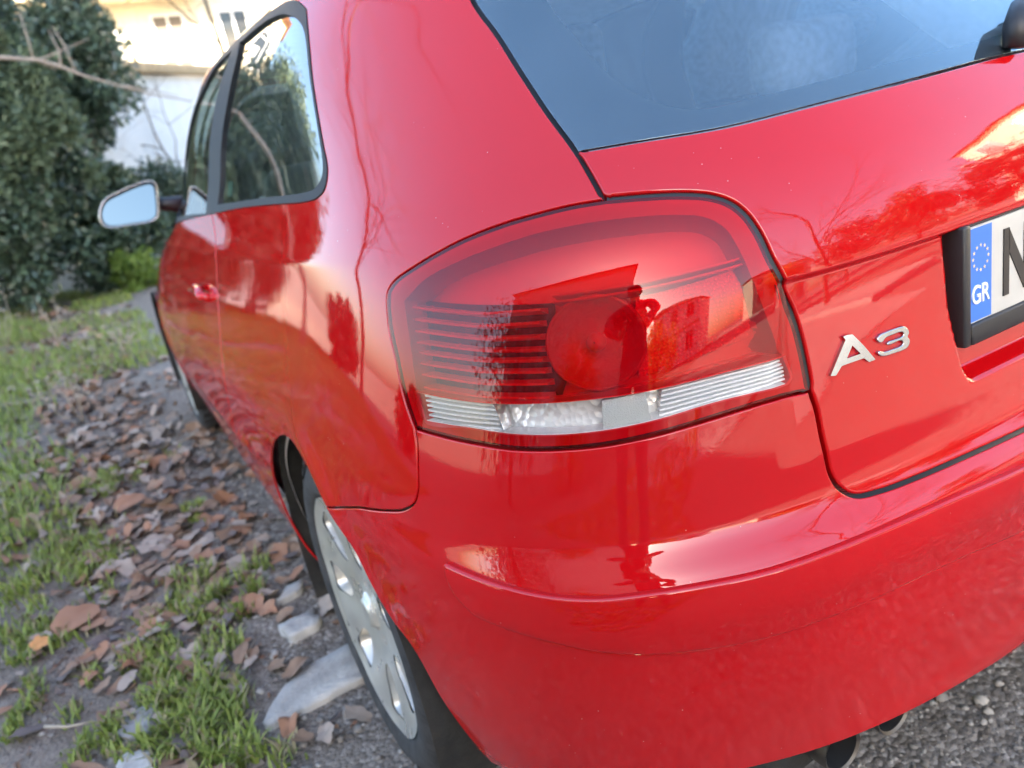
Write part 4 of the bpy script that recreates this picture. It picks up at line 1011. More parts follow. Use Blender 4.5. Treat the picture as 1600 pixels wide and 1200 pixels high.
idx = np.arange(len(cx)*nyg).reshape(len(cx), nyg)
quads = np.stack([idx[:-1, :-1], idx[1:, :-1], idx[1:, 1:], idx[:-1, 1:]], -1).reshape(-1, 4)
tag(fast_mesh('ground', np.stack([GX, GY, GZ], -1).reshape(-1, 3), quads, 4, ['soil'], smooth=True), kind='structure')
def gpt(px, py): p = on_plane(px, py, 2, 0.); return p
# street behind the car, in the sun
plain('asphalt', (.30, .28, .255), .9, vary=.2, vscale=4, bump=.3, bscale=40)
plain('concrete', (.38, .36, .33), .9, vary=.32, vscale=11, bump=.4, bscale=90)
plain('kerb_stone', (.34, .33, .31), .9, vary=.12, vscale=8)
rd = mesh_obj('road', [(-3.4, -60, .006), (3.6, -60, .006), (3.6, -3.4, .006), (-3.4, -3.4, .006)], [(0, 1, 2, 3)], 'asphalt', smooth=False); tag(rd, kind='structure')
tag(box('kerb', (3.6, -60, -.02, 3.85, -5, .12), 'kerb_stone', None, .015), kind='structure')
tag(mesh_obj('pavement', *boxes([(3.85, -60, -.02, 5.6, -5, .115)]), 'concrete', smooth=False), kind='structure')

# ------------------------------------------------------------------ stones, slab, gravel
plain('pale_stone', (.40, .38, .35), .85, vary=.35, vscale=18, bump=.35, bscale=70)
plain('grey_stone', (.27, .26, .25), .9, vary=.25, vscale=30, bump=.3, bscale=90)
def flat_stone(name, px, th, mat, label, cat, group=None, seed=0):
    p = np.array([gpt(*q)[:2] for q in px]); c = p.mean(0); q = resample(np.vstack([p, p[:1]]), .018)[:-1]; r = np.random.default_rng(seed)
    q = q+r.normal(0, .0025, q.shape); n = len(q); zb = float(ground_z(*c)); V = []; Fc = []
    for sc_, z in ((1.02, -.02), (1.0, th*.8), (.985, th), (.6, th), (.25, th)):
        for k in range(n): V.append((*( (q[k]-c)*sc_), z+ (r.normal(0, .0012) if sc_ < 1 else 0)))
    for i in range(4):
        for k in range(n): k2 = (k+1) % n; Fc.append((i*n+k, i*n+k2, (i+1)*n+k2, (i+1)*n+k))
    Fc.append(tuple(range(4*n, 5*n)))
    a = np.sum(q[:, 0]*np.roll(q[:, 1], -1)-np.roll(q[:, 0], -1)*q[:, 1])
    if a < 0: Fc = [f[::-1] for f in Fc]
    o = mesh_obj(name, V, Fc, mat); o.location = (c[0], c[1], zb); return tag(o, label, cat, group)
K3 = lambda pts: [(x/2.667, 750+y/2.667) for x, y in pts]
flat_stone('concrete_slab', K3([(1100, 1030), (1160, 920), (1230, 840), (1340, 765), (1480, 690), (1520, 845), (1400, 905), (1310, 955), (1115, 1050)]), .013, 'concrete', 'large pale concrete slab piece lying beside the rear wheel', 'slab')
flat_stone('flat_stone', K3([(1170, 650), (1230, 615), (1290, 595), (1350, 600), (1335, 640), (1280, 670), (1215, 695)]), .02, 'pale_stone', 'pale flat stone next to the big concrete slab', 'stone', seed=1)
flat_stone('flat_stone', K3([(1165, 550), (1205, 490), (1275, 458), (1265, 495), (1220, 530)]), .02, 'pale_stone', 'pointed pale stone beyond the slab, close to the rear wheel', 'stone', seed=2)
flat_stone('flat_stone', K3([(1275, 345), (1345, 320), (1352, 385), (1310, 388)]), .016, 'pale_stone', 'small pale stone half under the sill by the rear wheel arch', 'stone', seed=3)
flat_stone('flat_stone', K3([(470, 1010), (600, 945), (650, 940), (640, 1040), (570, 1080), (500, 1070)]), .015, 'grey_stone', 'grey flat stone among the grass tufts away from the wheel', 'stone', seed=4)
flat_stone('flat_stone', K3([(490, 1200), (520, 1150), (640, 1135), (660, 1180), (640, 1250), (500, 1260)]), .018, 'pale_stone', 'bluish pale stone beside the densest grass tuft', 'stone', seed=5)
flat_stone('flat_stone', K3([(830, 830), (880, 795), (900, 815), (850, 850)]), .015, 'pale_stone', 'small pale chip of stone behind the slab', 'stone', seed=6)
ICO = np.array([(0, 0, 1), (.894, 0, .447), (.276, .851, .447), (-.724, .526, .447), (-.724, -.526, .447), (.276, -.851, .447), (.724, .526, -.447), (-.276, .851, -.447), (-.894, 0, -.447), (-.276, -.851, -.447), (.724, -.526, -.447), (0, 0, -1)])
ICF = np.array([(0, 1, 2), (0, 2, 3), (0, 3, 4), (0, 4, 5), (0, 5, 1), (1, 6, 2), (2, 6, 7), (2, 7, 3), (3, 7, 8), (3, 8, 4), (4, 8, 9), (4, 9, 5), (5, 9, 10), (5, 10, 1), (1, 10, 6), (6, 11, 7), (7, 11, 8), (8, 11, 9), (9, 11, 10), (10, 11, 6)])
def pebbles(name, x, y, size, mat):
    n = len(x); V = ICO[None]*(1+.28*rng.standard_normal((n, 12, 1))); sc_ = np.stack([size*rng.uniform(.7, 1.3, n), size*rng.uniform(.7, 1.3, n), size*rng.uniform(.35, .75, n)], -1)
    a = rng.uniform(0, 6.28, n); V = V*sc_[:, None]; X = V[..., 0]*np.cos(a)[:, None]-V[..., 1]*np.sin(a)[:, None]; Y = V[..., 0]*np.sin(a)[:, None]+V[..., 1]*np.cos(a)[:, None]
    z = ground_z(x, y)+size*.12; P_ = np.stack([X+x[:, None], Y+y[:, None], V[..., 2]+z[:, None]], -1)
    return fast_mesh(name, P_.reshape(-1, 3), (ICF[None]+12*np.arange(n)[:, None, None]).reshape(-1), 3, mat, midx=np.repeat(rng.integers(0, len(mat), n), 20))
plain('pebble_a', (.31, .285, .255), .9, vary=.15); plain('pebble_b', (.21, .19, .168), .9, vary=.2); plain('pebble_c', (.13, .112, .095), .9, vary=.2); plain('pebble_d', (.34, .315, .28), .9, vary=.1)
PM = ['pebble_a', 'pebble_b', 'pebble_c', 'pebble_d', 'pebble_b']
gx_ = []; gy_ = []; gs_ = []
n = 9000; x = rng.uniform(-1.5, .9, n); y = rng.uniform(-.9, 3.4, n); k = rng.random(n) < np.where(x > -1.12, 1., np.where(y < 2., .28, .06)); k &= ~((x < -.98) & (vnoise(x, y, .3, 9) < -.05))
gx_.append(x[k]); gy_.append(y[k]); gs_.append(np.clip(rng.lognormal(-5.45, .5, k.sum()), .002, .02))
n = 5000; x = rng.uniform(-.75, .8, n); y = rng.uniform(-.45, .75, n); gx_.append(x); gy_.append(y); gs_.append(np.clip(rng.lognormal(-5.95, .5, n), .0015, .010))
tag(pebbles('gravel', np.concatenate(gx_), np.concatenate(gy_), np.concatenate(gs_), PM), 'loose grey gravel scattered round the wheel and behind the car', 'gravel', kind='stuff')

# ------------------------------------------------------------------ fallen leaves
def leaf_mat(name, c0, c1, rough=.7, spec=.3, trans=0.):
    mt, n, l, b = nodemat(name); setp(b, Roughness=rough); b.inputs['Specular IOR Level'].default_value = spec
    tc = n.new('ShaderNodeTexCoord'); gi = n.new('ShaderNodeNewGeometry'); nz = n.new('ShaderNodeTexNoise'); nz.inputs['Scale'].default_value = 2.3; nz.inputs['Detail'].default_value = 3
    l.new(tc.outputs['Object'], nz.inputs['Vector'])
    ad = n.new('ShaderNodeMath'); ad.operation = 'ADD'; l.new(gi.outputs['Random Per Island'], ad.inputs[0]); l.new(nz.outputs['Fac'], ad.inputs[1])
    mr = n.new('ShaderNodeMapRange'); mr.inputs[1].default_value = .3; mr.inputs[2].default_value = 1.6; l.new(ad.outputs[0], mr.inputs[0])
    rp = n.new('ShaderNodeValToRGB'); rp.color_ramp.elements[0].color = (*c0, 1); rp.color_ramp.elements[1].color = (*c1, 1); l.new(mr.outputs[0], rp.inputs[0]); l.new(rp.outputs[0], b.inputs['Base Color'])
    if trans:
        tr = n.new('ShaderNodeBsdfTranslucent'); l.new(rp.outputs[0], tr.inputs[0]); mx = n.new('ShaderNodeMixShader'); mx.inputs[0].default_value = trans
        l.new(b.outputs[0], mx.inputs[1]); l.new(tr.outputs[0], mx.inputs[2]); l.new(mx.outputs[0], n['Material Output'].inputs[0])
leaf_mat('dead_leaf', (.13, .078, .05), (.30, .195, .13)); leaf_mat('dead_leaf_grey', (.19, .145, .115), (.37, .30, .245)); leaf_mat('dead_leaf_red', (.20, .095, .055), (.35, .19, .115))
leaf_mat('dead_leaf_orange', (.45, .20, .06), (.5, .24, .09)); leaf_mat('dead_leaf_dark', (.08, .062, .055), (.16, .13, .12))
LM = ['dead_leaf', 'dead_leaf_grey', 'dead_leaf_grey', 'dead_leaf_dark', 'dead_leaf', 'dead_leaf_red']
def leaf_mesh(seed, lobed):
    """a dry curled leaf: outline fan with curl and a midrib fold, unit length"""
    r = np.random.default_rng(seed); n = 18; t = np.linspace(0, 2*np.pi, n, endpoint=False)
    rad = .5*(1+(.13*np.cos(5*t+r.normal(0,.5)) if lobed else 0)+.08*r.standard_normal(n)); wv = .72 if lobed else .42
    x = rad*np.cos(t); y = rad*np.sin(t)*wv/.72*(.9 if lobed else 1); c1, c2 = r.uniform(.5, 1.9, 2)
    def zz(x, y): return .28*c1*np.abs(y)+.35*(c2-.6)*x*x+.12*c1*np.sin(5*x+seed)
    V = [(0, 0, zz(0., 0.))]; Fc = []
    for s in (.5, 1.):
        for k in range(n): V.append((x[k]*s, y[k]*s, zz(x[k]*s, y[k]*s)+r.normal(0, .015)))
    for k in range(n):
        k2 = (k+1) % n; Fc += [(0, 1+k, 1+k2), (1+k, 1+n+k, 1+n+k2), (1+k, 1+n+k2, 1+k2)]
    return np.array(V), np.array(Fc)
LEAVES = [leaf_mesh(i, i % 3 != 2) for i in range(8)]
lmeshes = {}
def leaf_obj(i, mi):
    if (i, mi) not in lmeshes:
        V, Fc = LEAVES[i]; me = bpy.data.meshes.new('fallen_leaf'); me.from_pydata(V.tolist(), [], Fc.tolist()); me.materials.append(MATS[LM[mi] if isinstance(mi, int) else mi])
        me.polygons.foreach_set('use_smooth', [True]*len(me.polygons)); lmeshes[(i, mi)] = me
    return bpy.data.objects.new('fallen_leaf', lmeshes[(i, mi)])
def litter_pos(n):
    """leaf drifts on the verge: thick along the car, thin in the grass"""
    x = rng.uniform(-3.4, -.78, n); y = .9+9*rng.random(n)**1.35; d = vnoise(x, y, .55, 21)+.5*vnoise(x, y, .2, 22)
    strip = np.exp(-((x+1.18+.06*(y-2.5))/.30)**2)*sstep((y-1.25)/.5); pr = np.clip(.10+1.0*strip+.55*d, .0, 1)*np.where(y < 1.5, .5, 1.)
    k = rng.random(n) < pr; return x[k], y[k]
lx_, ly_ = litter_pos(7800); o_ = np.argsort(np.hypot(lx_-CAM[0], ly_-CAM[1]))
NI = 290
for j in o_[:NI]:
    mi_ = int(rng.integers(len(LM))); o = leaf_obj(int(rng.integers(8)), mi_); s = rng.uniform(.038, .085); o.scale = (s, s*rng.uniform(.6, 1.), s*rng.uniform(.25, .8)); o.location = (lx_[j], ly_[j], float(ground_z(lx_[j], ly_[j]))+.008+.012*rng.random())
    o.rotation_euler = (rng.normal(0, .18), rng.normal(0, .18), rng.uniform(0, 6.28)); COL.objects.link(o)
    tag(o, ('dry curled brown leaf', 'pale grey withered leaf', 'pale grey withered leaf', 'dark rotting leaf', 'dry curled brown leaf', 'reddish brown dry leaf')[mi_]+' in the litter along the car', 'leaf', 'fallen leaves littering the verge')
V_ = []; F_ = []; M_ = []; b = 0
for j in o_[NI:]:
    V, Fc = LEAVES[int(rng.integers(8))]; s = rng.uniform(.038, .085); E_ = Matrix.Rotation(rng.uniform(0, 6.28), 3, 'Z') @ Matrix.Rotation(rng.normal(0, .2), 3, 'X') @ Matrix.Rotation(rng.normal(0, .2), 3, 'Y')
    V_.append((V*s)@np.array(E_).T+np.array([lx_[j], ly_[j], float(ground_z(lx_[j], ly_[j]))+.008+.014*rng.random()])); F_.append(Fc+b); M_.append(np.full(len(Fc), rng.integers(len(LM)))); b += len(V)
tag(fast_mesh('leaf_litter', np.vstack(V_), np.vstack(F_).ravel(), 3, LM, midx=np.concatenate(M_), smooth=True), 'carpet of small dry brown leaves further along the verge', 'leaf litter', kind='stuff')
cxl, cyl = litter_pos(26000); V_ = []; F_ = []; M_ = []; b = 0
for x, y in zip(cxl, cyl):
    if y > 6: continue
    q = rng.normal(0, 1, (4, 3))*np.array([1, 1, .35])*rng.uniform(.005, .015); V_.append(q+np.array([x, y, float(ground_z(x, y))+.006])); F_.append(np.array([(0, 1, 2), (0, 2, 3)])+b); M_ += [rng.integers(len(LM))]*2; b += 4
tag(fast_mesh('leaf_crumbs', np.vstack(V_), np.vstack(F_).ravel(), 3, LM, midx=np.array(M_)), 'crumbled bits of dead leaf between the fallen leaves', 'leaf litter', kind='stuff')
for px_, s, mi, lab in (((121, 972), .135, 'dead_leaf_red', 'large reddish brown leaf lying on the grass edge'), ((66, 1013), .045, 'dead_leaf_orange', 'small orange leaf in the grass'), ((205, 790), .12, 'dead_leaf_red', 'big russet leaf in the litter drift')):
    p = gpt(*px_); o = leaf_obj(2 if s > .1 else 1, mi); o.scale = (s, s*1.25, s*.5); o.location = (p[0], p[1], float(ground_z(p[0], p[1]))+.03); o.rotation_euler = (.25, -.1, .5); COL.objects.link(o); tag(o, lab, 'leaf')

# ------------------------------------------------------------------ grass
leaf_mat('grass_green', (.12, .17, .03), (.33, .40, .09), .5, .4, .3); leaf_mat('grass_dry', (.20, .17, .09), (.34, .30, .18), .7, .3, .2)
def blades(x, y, h, lean=.6, w=.0035):
    n = len(x); a = rng.uniform(0, 6.28, n); z = ground_z(x, y); dx, dy = np.cos(a), np.sin(a); L = h*lean*rng.uniform(.3, 1.4, n); S = np.stack([-dy, dx, 0*dx], -1)*(w*rng.uniform(.6, 1.4, n))[:, None]
    B0 = np.stack([x, y, z-.005], -1); B1 = B0+np.stack([dx*L*.35, dy*L*.35, h*.62], -1); B2 = B0+np.stack([dx*L, dy*L, h*rng.uniform(.75, 1., n)], -1)
    V = np.stack([B0-S, B0+S, B1+S*.8, B1-S*.8, B2], 1).reshape(-1, 3); i = 5*np.arange(n)[:, None]
    return V, np.concatenate([(i+np.array([0, 1, 2])), (i+np.array([0, 2, 3])), (i+np.array([3, 2, 4]))], 0)
tufts = []   # centre (ground), radius, blades, height: places where the photo shows grass
for (px_, py_, rp, nb, h) in ((60, 860, 90, 1100, .09), (110, 900, 70, 900, .085), (30, 960, 60, 700, .08), (150, 870, 50, 500, .08), (40, 790, 60, 600, .09),
        (320, 905, 60, 900, .085), (350, 935, 40, 500, .08), (285, 985, 45, 600, .075), (270, 1010, 35, 350, .07), (310, 1110, 60, 900, .09), (270, 1090, 45, 600, .085), (340, 1150, 60, 800, .09), (300, 1190, 60, 800, .09),
        (150, 770, 40, 420, .075), (190, 745, 35, 300, .08), (110, 820, 40, 420, .08), (240, 1060, 30, 250, .06), (60, 1100, 45, 350, .06), (130, 1180, 50, 400, .07), (20, 1050, 50, 400, .07), (220, 1130, 40, 300, .06), (300, 800, 30, 250, .06), (250, 720, 30, 220, .07)):
    p = gpt(px_, py_); sc_ = np.linalg.norm(p-CAM)/F; tufts.append((p[0], p[1], rp*sc_*1.1, nb, h))
Vg = []; Fg = []; b = 0; Mg = []
for (tx, ty_, tr, nb, h) in tufts:
    nb = int(nb*.62); h *= .58
    sub = rng.normal(0, .62, (max(3, nb//45), 2))*tr; c = sub[rng.integers(len(sub), size=nb)]; q = rng.normal(0, .16, (nb, 2))*tr*.9+c
    V, Fc = blades(tx+q[:, 0], ty_+q[:, 1]*1.6, h*rng.uniform(.5, 1.25, nb)); Vg.append(V); Fg.append(Fc+b); b += len(V); Mg.append(np.tile((rng.random(nb) < .22).astype(int), 3))
# broad meadow strip further up the verge and under the hedge
n = 95000; x = rng.uniform(-5.2, -.35, n); y = rng.uniform(2.6, 12.2, n); dn = vnoise(x, y, .8, 31)+.6*vnoise(x, y, .3, 32); edge = -1.36-.02*(y-3)
k = rng.random(n) < np.clip(.72+1.5*dn, 0, 1)*sstep((edge+.35*vnoise(x, y, .5, 33)-x)/.35+.0)*1.; k |= (rng.random(n) < .5) & (y > 5.2) & (dn > -.12) & (x < -.75); x = x[k]; y = y[k]
V, Fc = blades(x, y, rng.uniform(.04, .11, len(x)), .8, .0045); Vg.append(V); Fg.append(Fc+b); b += len(V); Mg.append(np.tile((rng.random(len(x)) < .16).astype(int), 3))
tag(fast_mesh('grass', np.vstack(Vg), np.vstack(Fg).ravel(), 3, ['grass_green', 'grass_dry'], midx=np.concatenate(Mg), smooth=True), 'short green grass in tufts on the verge', 'grass', kind='stuff')
# dry weed stalks and twigs
plain('dry_stalk', (.36, .30, .23), .9, vary=.2, vscale=20); plain('twig', (.16, .12, .09), .9, vary=.25, vscale=20)
def weed(px_, h, seed, lab):
    p = gpt(*px_); r = np.random.default_rng(seed); parts = []
    for s in range(r.integers(3, 6)):
        d = r.normal(0, .22, 2); top = np.array([d[0]*h, d[1]*h, h*r.uniform(.6, 1.)]); mid_ = top*.5+r.normal(0, .02, 3); parts.append(tube([(0, 0, -.02), mid_, top], [.004, .003, .0015], 5))
        for t in range(5):
            c = top*(.55+.1*t); e = c+np.array([*r.normal(0, .05, 2), r.uniform(.0, .05)]); parts.append(tube([c, e], [.0018, .001], 4))
            pe = ICO*.009*r.uniform(.6, 1.3)+e; parts.append((list(pe), [tuple(f) for f in ICF]))
    o = mesh_obj('dry_weed', *join(*parts), 'dry_stalk'); o.location = (p[0], p[1], float(ground_z(p[0], p[1]))); tag(o, lab, 'weed')
weed((95, 545), .45, 1, 'dry branching weed with seed heads in front of the hedge, nearer the car'); weed((15, 560), .5, 2, 'pale dry weed leaning out of the grass, farther from the car')
weed((130, 660), .28, 3, 'low dry weed half sunk in the leaf litter'); weed((205, 560), .30, 4, 'thin dry weed beside the front wheel')
def twig(a, b_, r0, lab, z=.02):
    A, B_ = gpt(*a), gpt(*b_); m_ = (A+B_)/2+rng.normal(0, .02, 3); pts = [np.array([q[0], q[1], float(ground_z(q[0], q[1]))+z]) for q in (A, m_, B_)]; c = pts[0].copy()
    V, Fc = tube([p-c for p in pts], [r0, r0*.8, r0*.4], 6); o = mesh_obj('fallen_twig', V, Fc, 'dry_stalk'); o.location = c; tag(o, lab, 'twig')
twig((0, 648), (80, 622), .008, 'thick pale stick lying in the grass'); twig((265, 705), (335, 668), .004, 'yellowish twig across the leaf litter by the sill'); twig((70, 1136), (150, 1132), .004, 'thin straight twig near the grey flat stone')
twig((390, 1040), (408, 1005), .003, 'short twig behind the concrete slab')

# ------------------------------------------------------------------ trees and hedge
leaf_mat('evergreen_leaf', (.034, .058, .042), (.11, .165, .10), .34, .7, .12); leaf_mat('bright_leaf', (.10, .17, .03), (.22, .30, .06), .5, .4, .35)
leaf_mat('autumn_leaf', (.42, .20, .03), (.70, .40, .08), .6, .3, .6); leaf_mat('olive_leaf', (.055, .085, .05), (.14, .185, .10), .5, .4, .2)
plain('bark', (.14, .115, .09), .95, vary=.35, vscale=12, bump=.6, bscale=40); plain('pale_bark', (.30, .25, .21), .9, vary=.2, vscale=12, bump=.4, bscale=40)
def leaf_cloud(center, rad, n, size, clumps, seed, bottom=.12):
    r = np.random.default_rng(seed); d = r.normal(size=(clumps, 3)); d /= np.linalg.norm(d, axis=1, keepdims=True); c = d*(r.random((clumps, 1))**.45)
    c = c[c[:, 2] > -1+bottom]; cs = r.uniform(.13, .30, len(c)); k = r.integers(len(c), size=n); q = r.normal(size=(n, 3)); q /= np.linalg.norm(q, axis=1, keepdims=True); q *= (r.random((n, 1))**.4)
    p = (c[k]*.86+q*cs[k][:, None])*np.array(rad)+np.array(center)
    u = q+r.normal(0, .7, (n, 3)); u[:, 2] -= .2; u /= np.linalg.norm(u, axis=1, keepdims=True); v = np.cross(u, r.normal(size=(n, 3))); v /= np.linalg.norm(v, axis=1, keepdims=True)
    s = (size*r.uniform(.6, 1.4, n))[:, None]; V = np.stack([p-u*s, p+v*s*.42, p+u*s, p-v*s*.42], 1).reshape(-1, 3)
    return V, np.arange(4*n).reshape(-1, 4)
def limbs(h, spread, seed, r0, nl=6, lean=0.):
    r = np.random.default_rng(seed); parts = [tube([(0, 0, -.1), (lean*.3, .02, h*.3), (lean*.7, -.03, h*.6), (lean, 0, h*.9)], [r0, r0*.8, r0*.55, r0*.2], 10)]
    for k in range(nl):
        z = h*r.uniform(.2, .75); a = r.uniform(0, 6.28); e = np.array([math.cos(a)*spread*r.uniform(.5, .9), math.sin(a)*spread*r.uniform(.5, .9), z+h*r.uniform(.1, .3)]); s0 = np.array([lean*z/h, 0, z])
        parts.append(tube([s0, (s0+e)/2+r.normal(0, .08, 3), e], [r0*.4, r0*.25, r0*.08], 7))
    return join(*parts)
def evergreen(name, x, y, rad, zc, n, size, lab, seed, mats='evergreen_leaf', group=None, cat='tree', extra=()):
    z0 = float(ground_z(x, y)); t = thing(name, lab, cat, (x, y, z0), group)
    mesh_obj('trunk', *limbs(zc+rad[2]*.6, rad[0]*.8, seed, .09 if rad[2] > 1 else .04), 'bark', t)
    V, Fc = leaf_cloud((0, 0, zc), rad, n, size, 150, seed); fast_mesh('crown', V, Fc, 4, [mats], t)
    for i, (c, rd, nn, mm) in enumerate(extra):
        V, Fc = leaf_cloud(c, rd, nn, size, 40, seed+50+i); fast_mesh('foliage', V, Fc, 4, [mm], t)
evergreen('evergreen_tree', -2.95, 11.0, (1.05, 1.0, 2.2), 2.1, 34000, .050, 'dense dark evergreen tree standing deepest in the hedge row', 1)
evergreen('evergreen_tree', -1.75, 10.2, (1.25, 1.1, 2.1), 1.95, 46000, .048, 'tall dark evergreen with a bare branch across it', 2, extra=[((.55, -.75, 1.9), (.75, .5, 1.3), 5000, 'olive_leaf')])
evergreen('evergreen_tree', -.55, 11.3, (.85, .85, 1.25), 2.75, 20000, .048, 'loose topped evergreen beside the white outbuilding', 3, extra=[((.1, -.5, .9), (.5, .4, .7), 2500, 'olive_leaf')])
evergreen('evergreen_shrub', -.75, 10.9, (.80, .8, .95), .80, 17000, .042, 'low dark shrub at the foot of the evergreens, just past the bonnet', 4, cat='shrub', extra=[((.18, -.75, .15), (.42, .25, .38), 1800, 'bright_leaf')])
evergreen('evergreen_shrub', .35, 12.2, (.7, .7, .9), .75, 9000, .042, 'round shrub in front of the white outbuilding wall', 5, cat='shrub')
evergreen('evergreen_shrub', -5.6, 10.2, (1.1, 1.1, .8), .6, 9000, .055, 'low wide shrub at the verge end of the hedge row', 6, cat='shrub')
evergreen('evergreen_shrub', -6.8, 5.2, (.9, .9, .6), .5, 6000, .06, 'low olive bush across the verge from the car door', 7, 'olive_leaf', cat='shrub')
evergreen('evergreen_tree', -3.6, 15.5, (2.2, 1.8, 3.2), 3.4, 22000, .07, 'taller tree standing behind the hedge row', 8, 'olive_leaf')
def bare_tree(name, base, h, seed, lab, mat='pale_bark', r0=.11, levels=4, lean=(0, 0), group=None):
    r = np.random.default_rng(seed); parts = []
    def grow(p, d, L, rad, lv):
        n = 4; pts = [p]; dd = d.copy()
        for i in range(n):
            dd = dd+r.normal(0, .13, 3); dd /= np.linalg.norm(dd); pts.append(pts[-1]+dd*L/n)
        rr = np.linspace(rad, rad*.55, n+1); parts.append(tube(pts, rr, 8 if rad > .03 else 5, cap=False))
        if lv == 0: return
        for k in range(3 if lv > 1 else 4):
            i = r.integers(1, n+1); nd = dd+r.normal(0, .62, 3); nd[2] = abs(nd[2])*.6+.12; nd /= np.linalg.norm(nd); grow(pts[i], nd, L*r.uniform(.55, .8), rr[i]*r.uniform(.45, .65), lv-1)
        grow(pts[-1], dd, L*.75, rr[-1], lv-1)
    d0 = np.array([lean[0], lean[1], 1.]); d0 /= np.linalg.norm(d0); grow(np.zeros(3), d0, h*.4, r0, levels)
    t = thing(name, lab, 'tree', base, group); mesh_obj('trunk', *parts[0], mat, t); mesh_obj('branches', *join(*parts[1:]), mat, t)
bare_tree('bare_tree', (3.1, 13.0, 0), 6.5, 3, 'leafless tree rising behind the car roof', 'bark', .16, 5, (-.12, 0))
bare_tree('bare_tree', (1.7, 12.4, 0), 5.5, 17, 'many-twigged leafless tree standing before the cream block', 'bark', .07, 5, (-.08, 0))
bare_tree('bare_tree', (.55, 13.2, 0), 3.6, 11, 'thin leafless sapling against the white outbuilding', 'bark', .035, 4, (.1, -.1))
bare_tree('bare_tree', (-5.4, 7.4, 0), 11.5, 21, 'leafless tree on the verge across from the car door', 'bark', .10, 5, (.05, -.12))
bare_tree('bare_tree', (4.7, -9.5, .1), 8.5, 31, 'leafless street tree growing in the pavement', 'bark', .16, 5, (-.12, 0))
# long bare branch that hangs across the hedge
br = [on_plane(px_, py_, 1, 8.2) for px_, py_ in ((-60, 92), (0, 90), (60, 94), (95, 104), (130, 118), (185, 134), (240, 148), (300, 158))]
parts = [tube(br, np.linspace(.022, .006, len(br)), 7)]
for pts in (((60, 94), (90, 82), (140, 60)), ((95, 104), (92, 80), (75, 45)), ((118, 112), (100, 70), (80, 40)), ((52, 92), (42, 55), (30, 20)), ((185, 134), (225, 138), (280, 150)), ((60, 95), (85, 108), (100, 104))):
    parts.append(tube([on_plane(a, b_, 1, 8.2+.03*i) for i, (a, b_) in enumerate(pts)], [.010, .007, .003], 6))
base_b = np.array([-3.2, 8.5, 0.]); tz = on_plane(-60, 92, 1, 8.2)
parts.append(tube([base_b, base_b+np.array([.05, -.1, 1.2]), (base_b+tz)/2+np.array([-.1, 0, .7]), tz], [.06, .05, .035, .022], 8))
o = mesh_obj('bare_branch_tree', *join(*[([np.array(v)-base_b for v in V], Fc) for V, Fc in parts]), 'pale_bark'); o.location = base_b; tag(o, 'thin leafless tree whose long branch crosses the dark hedge', 'tree')

# ------------------------------------------------------------------ buildings ahead
plain('white_render', (.72, .73, .74), .85, vary=.05, vscale=3, bump=.15, bscale=30); plain('cream_render', (.74, .66, .50), .85, vary=.06, vscale=2, bump=.1, bscale=30)
plain('tan_trim', (.46, .34, .20), .8, vary=.12, vscale=5); plain('roof_tile', (.36, .17, .10), .85, vary=.25, vscale=9, bump=.4, bscale=20)
plain('shutter', (.13, .11, .09), .7, vary=.1); plain('window_pane', (.03, .035, .04), .08, spec=.8); plain('grey_render', (.42, .41, .40), .9, vary=.1, vscale=3)
plain('frame_white', (.7, .7, .68), .5); plain('orange_awning', (.60, .22, .05), .8)
def building(name, lab, loc, rz, w, d, h, floors, wall, bays, roofmat='roof_tile', balc=(), pitched=True, extra_trim='tan_trim'):
    t = thing(name, lab, 'building', loc, None, rz); fh = h/floors
    box('wall', (-w/2, 0, -.3, w/2, d, h), wall, t)
    box('cornice', (-w/2-.15, -.15, h, w/2+.15, d+.15, h+.25), extra_trim, t)
    if pitched:
        e = .5; V = [(-w/2-e, -e, h+.25), (w/2+e, -e, h+.25), (w/2+e, d+e, h+.25), (-w/2-e, d+e, h+.25), (-w/2+d*.45, d/2, h+2.1), (w/2-d*.45, d/2, h+2.1)]
        mesh_obj('roof', V, [(0, 1, 5, 4), (1, 2, 5), (2, 3, 4, 5), (3, 0, 4), (3, 2, 1, 0)], roofmat, t, smooth=False)
    for f in range(floors):
        z = f*fh
        if f: box('storey_band', (-w/2-.02, -.06, z-.12, w/2+.02, 0, z+.10), extra_trim, t)
        for k in range(bays):
            xc = -w/2+w*(k+.5)/bays; ww = min(1.2, w/bays*.42); z0 = z+(.9 if (f, k) not in balc else .05); z1 = z+fh*.82
            fr = box('window', [(xc-ww/2-.08, -.05, z0-.08, xc+ww/2+.08, .0, z0), (xc-ww/2-.08, -.05, z1, xc+ww/2+.08, .0, z1+.08), (xc-ww/2-.08, -.05, z0, xc-ww/2, .0, z1), (xc+ww/2, -.05, z0, xc+ww/2+.08, .0, z1), (xc-.03, -.04, z0, xc+.03, .0, z1)], 'frame_white', t)
            box('pane', (xc-ww/2, -.012, z0, xc+ww/2, .02, z1), 'window_pane', fr)
            if (f+k) % 3 == 1: box('shutter', (xc-ww/2, -.03, z0+(z1-z0)*.45, xc+ww/2, -.014, z1), 'shutter', fr)
            if (f, k) in balc:
                bb = box('balcony', (xc-w/bays*.48, -1.2, z-.16, xc+w/bays*.48, 0, z), wall, t)
                box('railing', [(xc-w/bays*.48, -1.2, z, xc+w/bays*.48, -1.12, z+.95), (xc-w/bays*.48, -1.12, z, xc-w/bays*.48+.08, -.001, z+.95), (xc+w/bays*.48-.08, -1.12, z, xc+w/bays*.48, -.001, z+.95)], wall, bb)
    return t
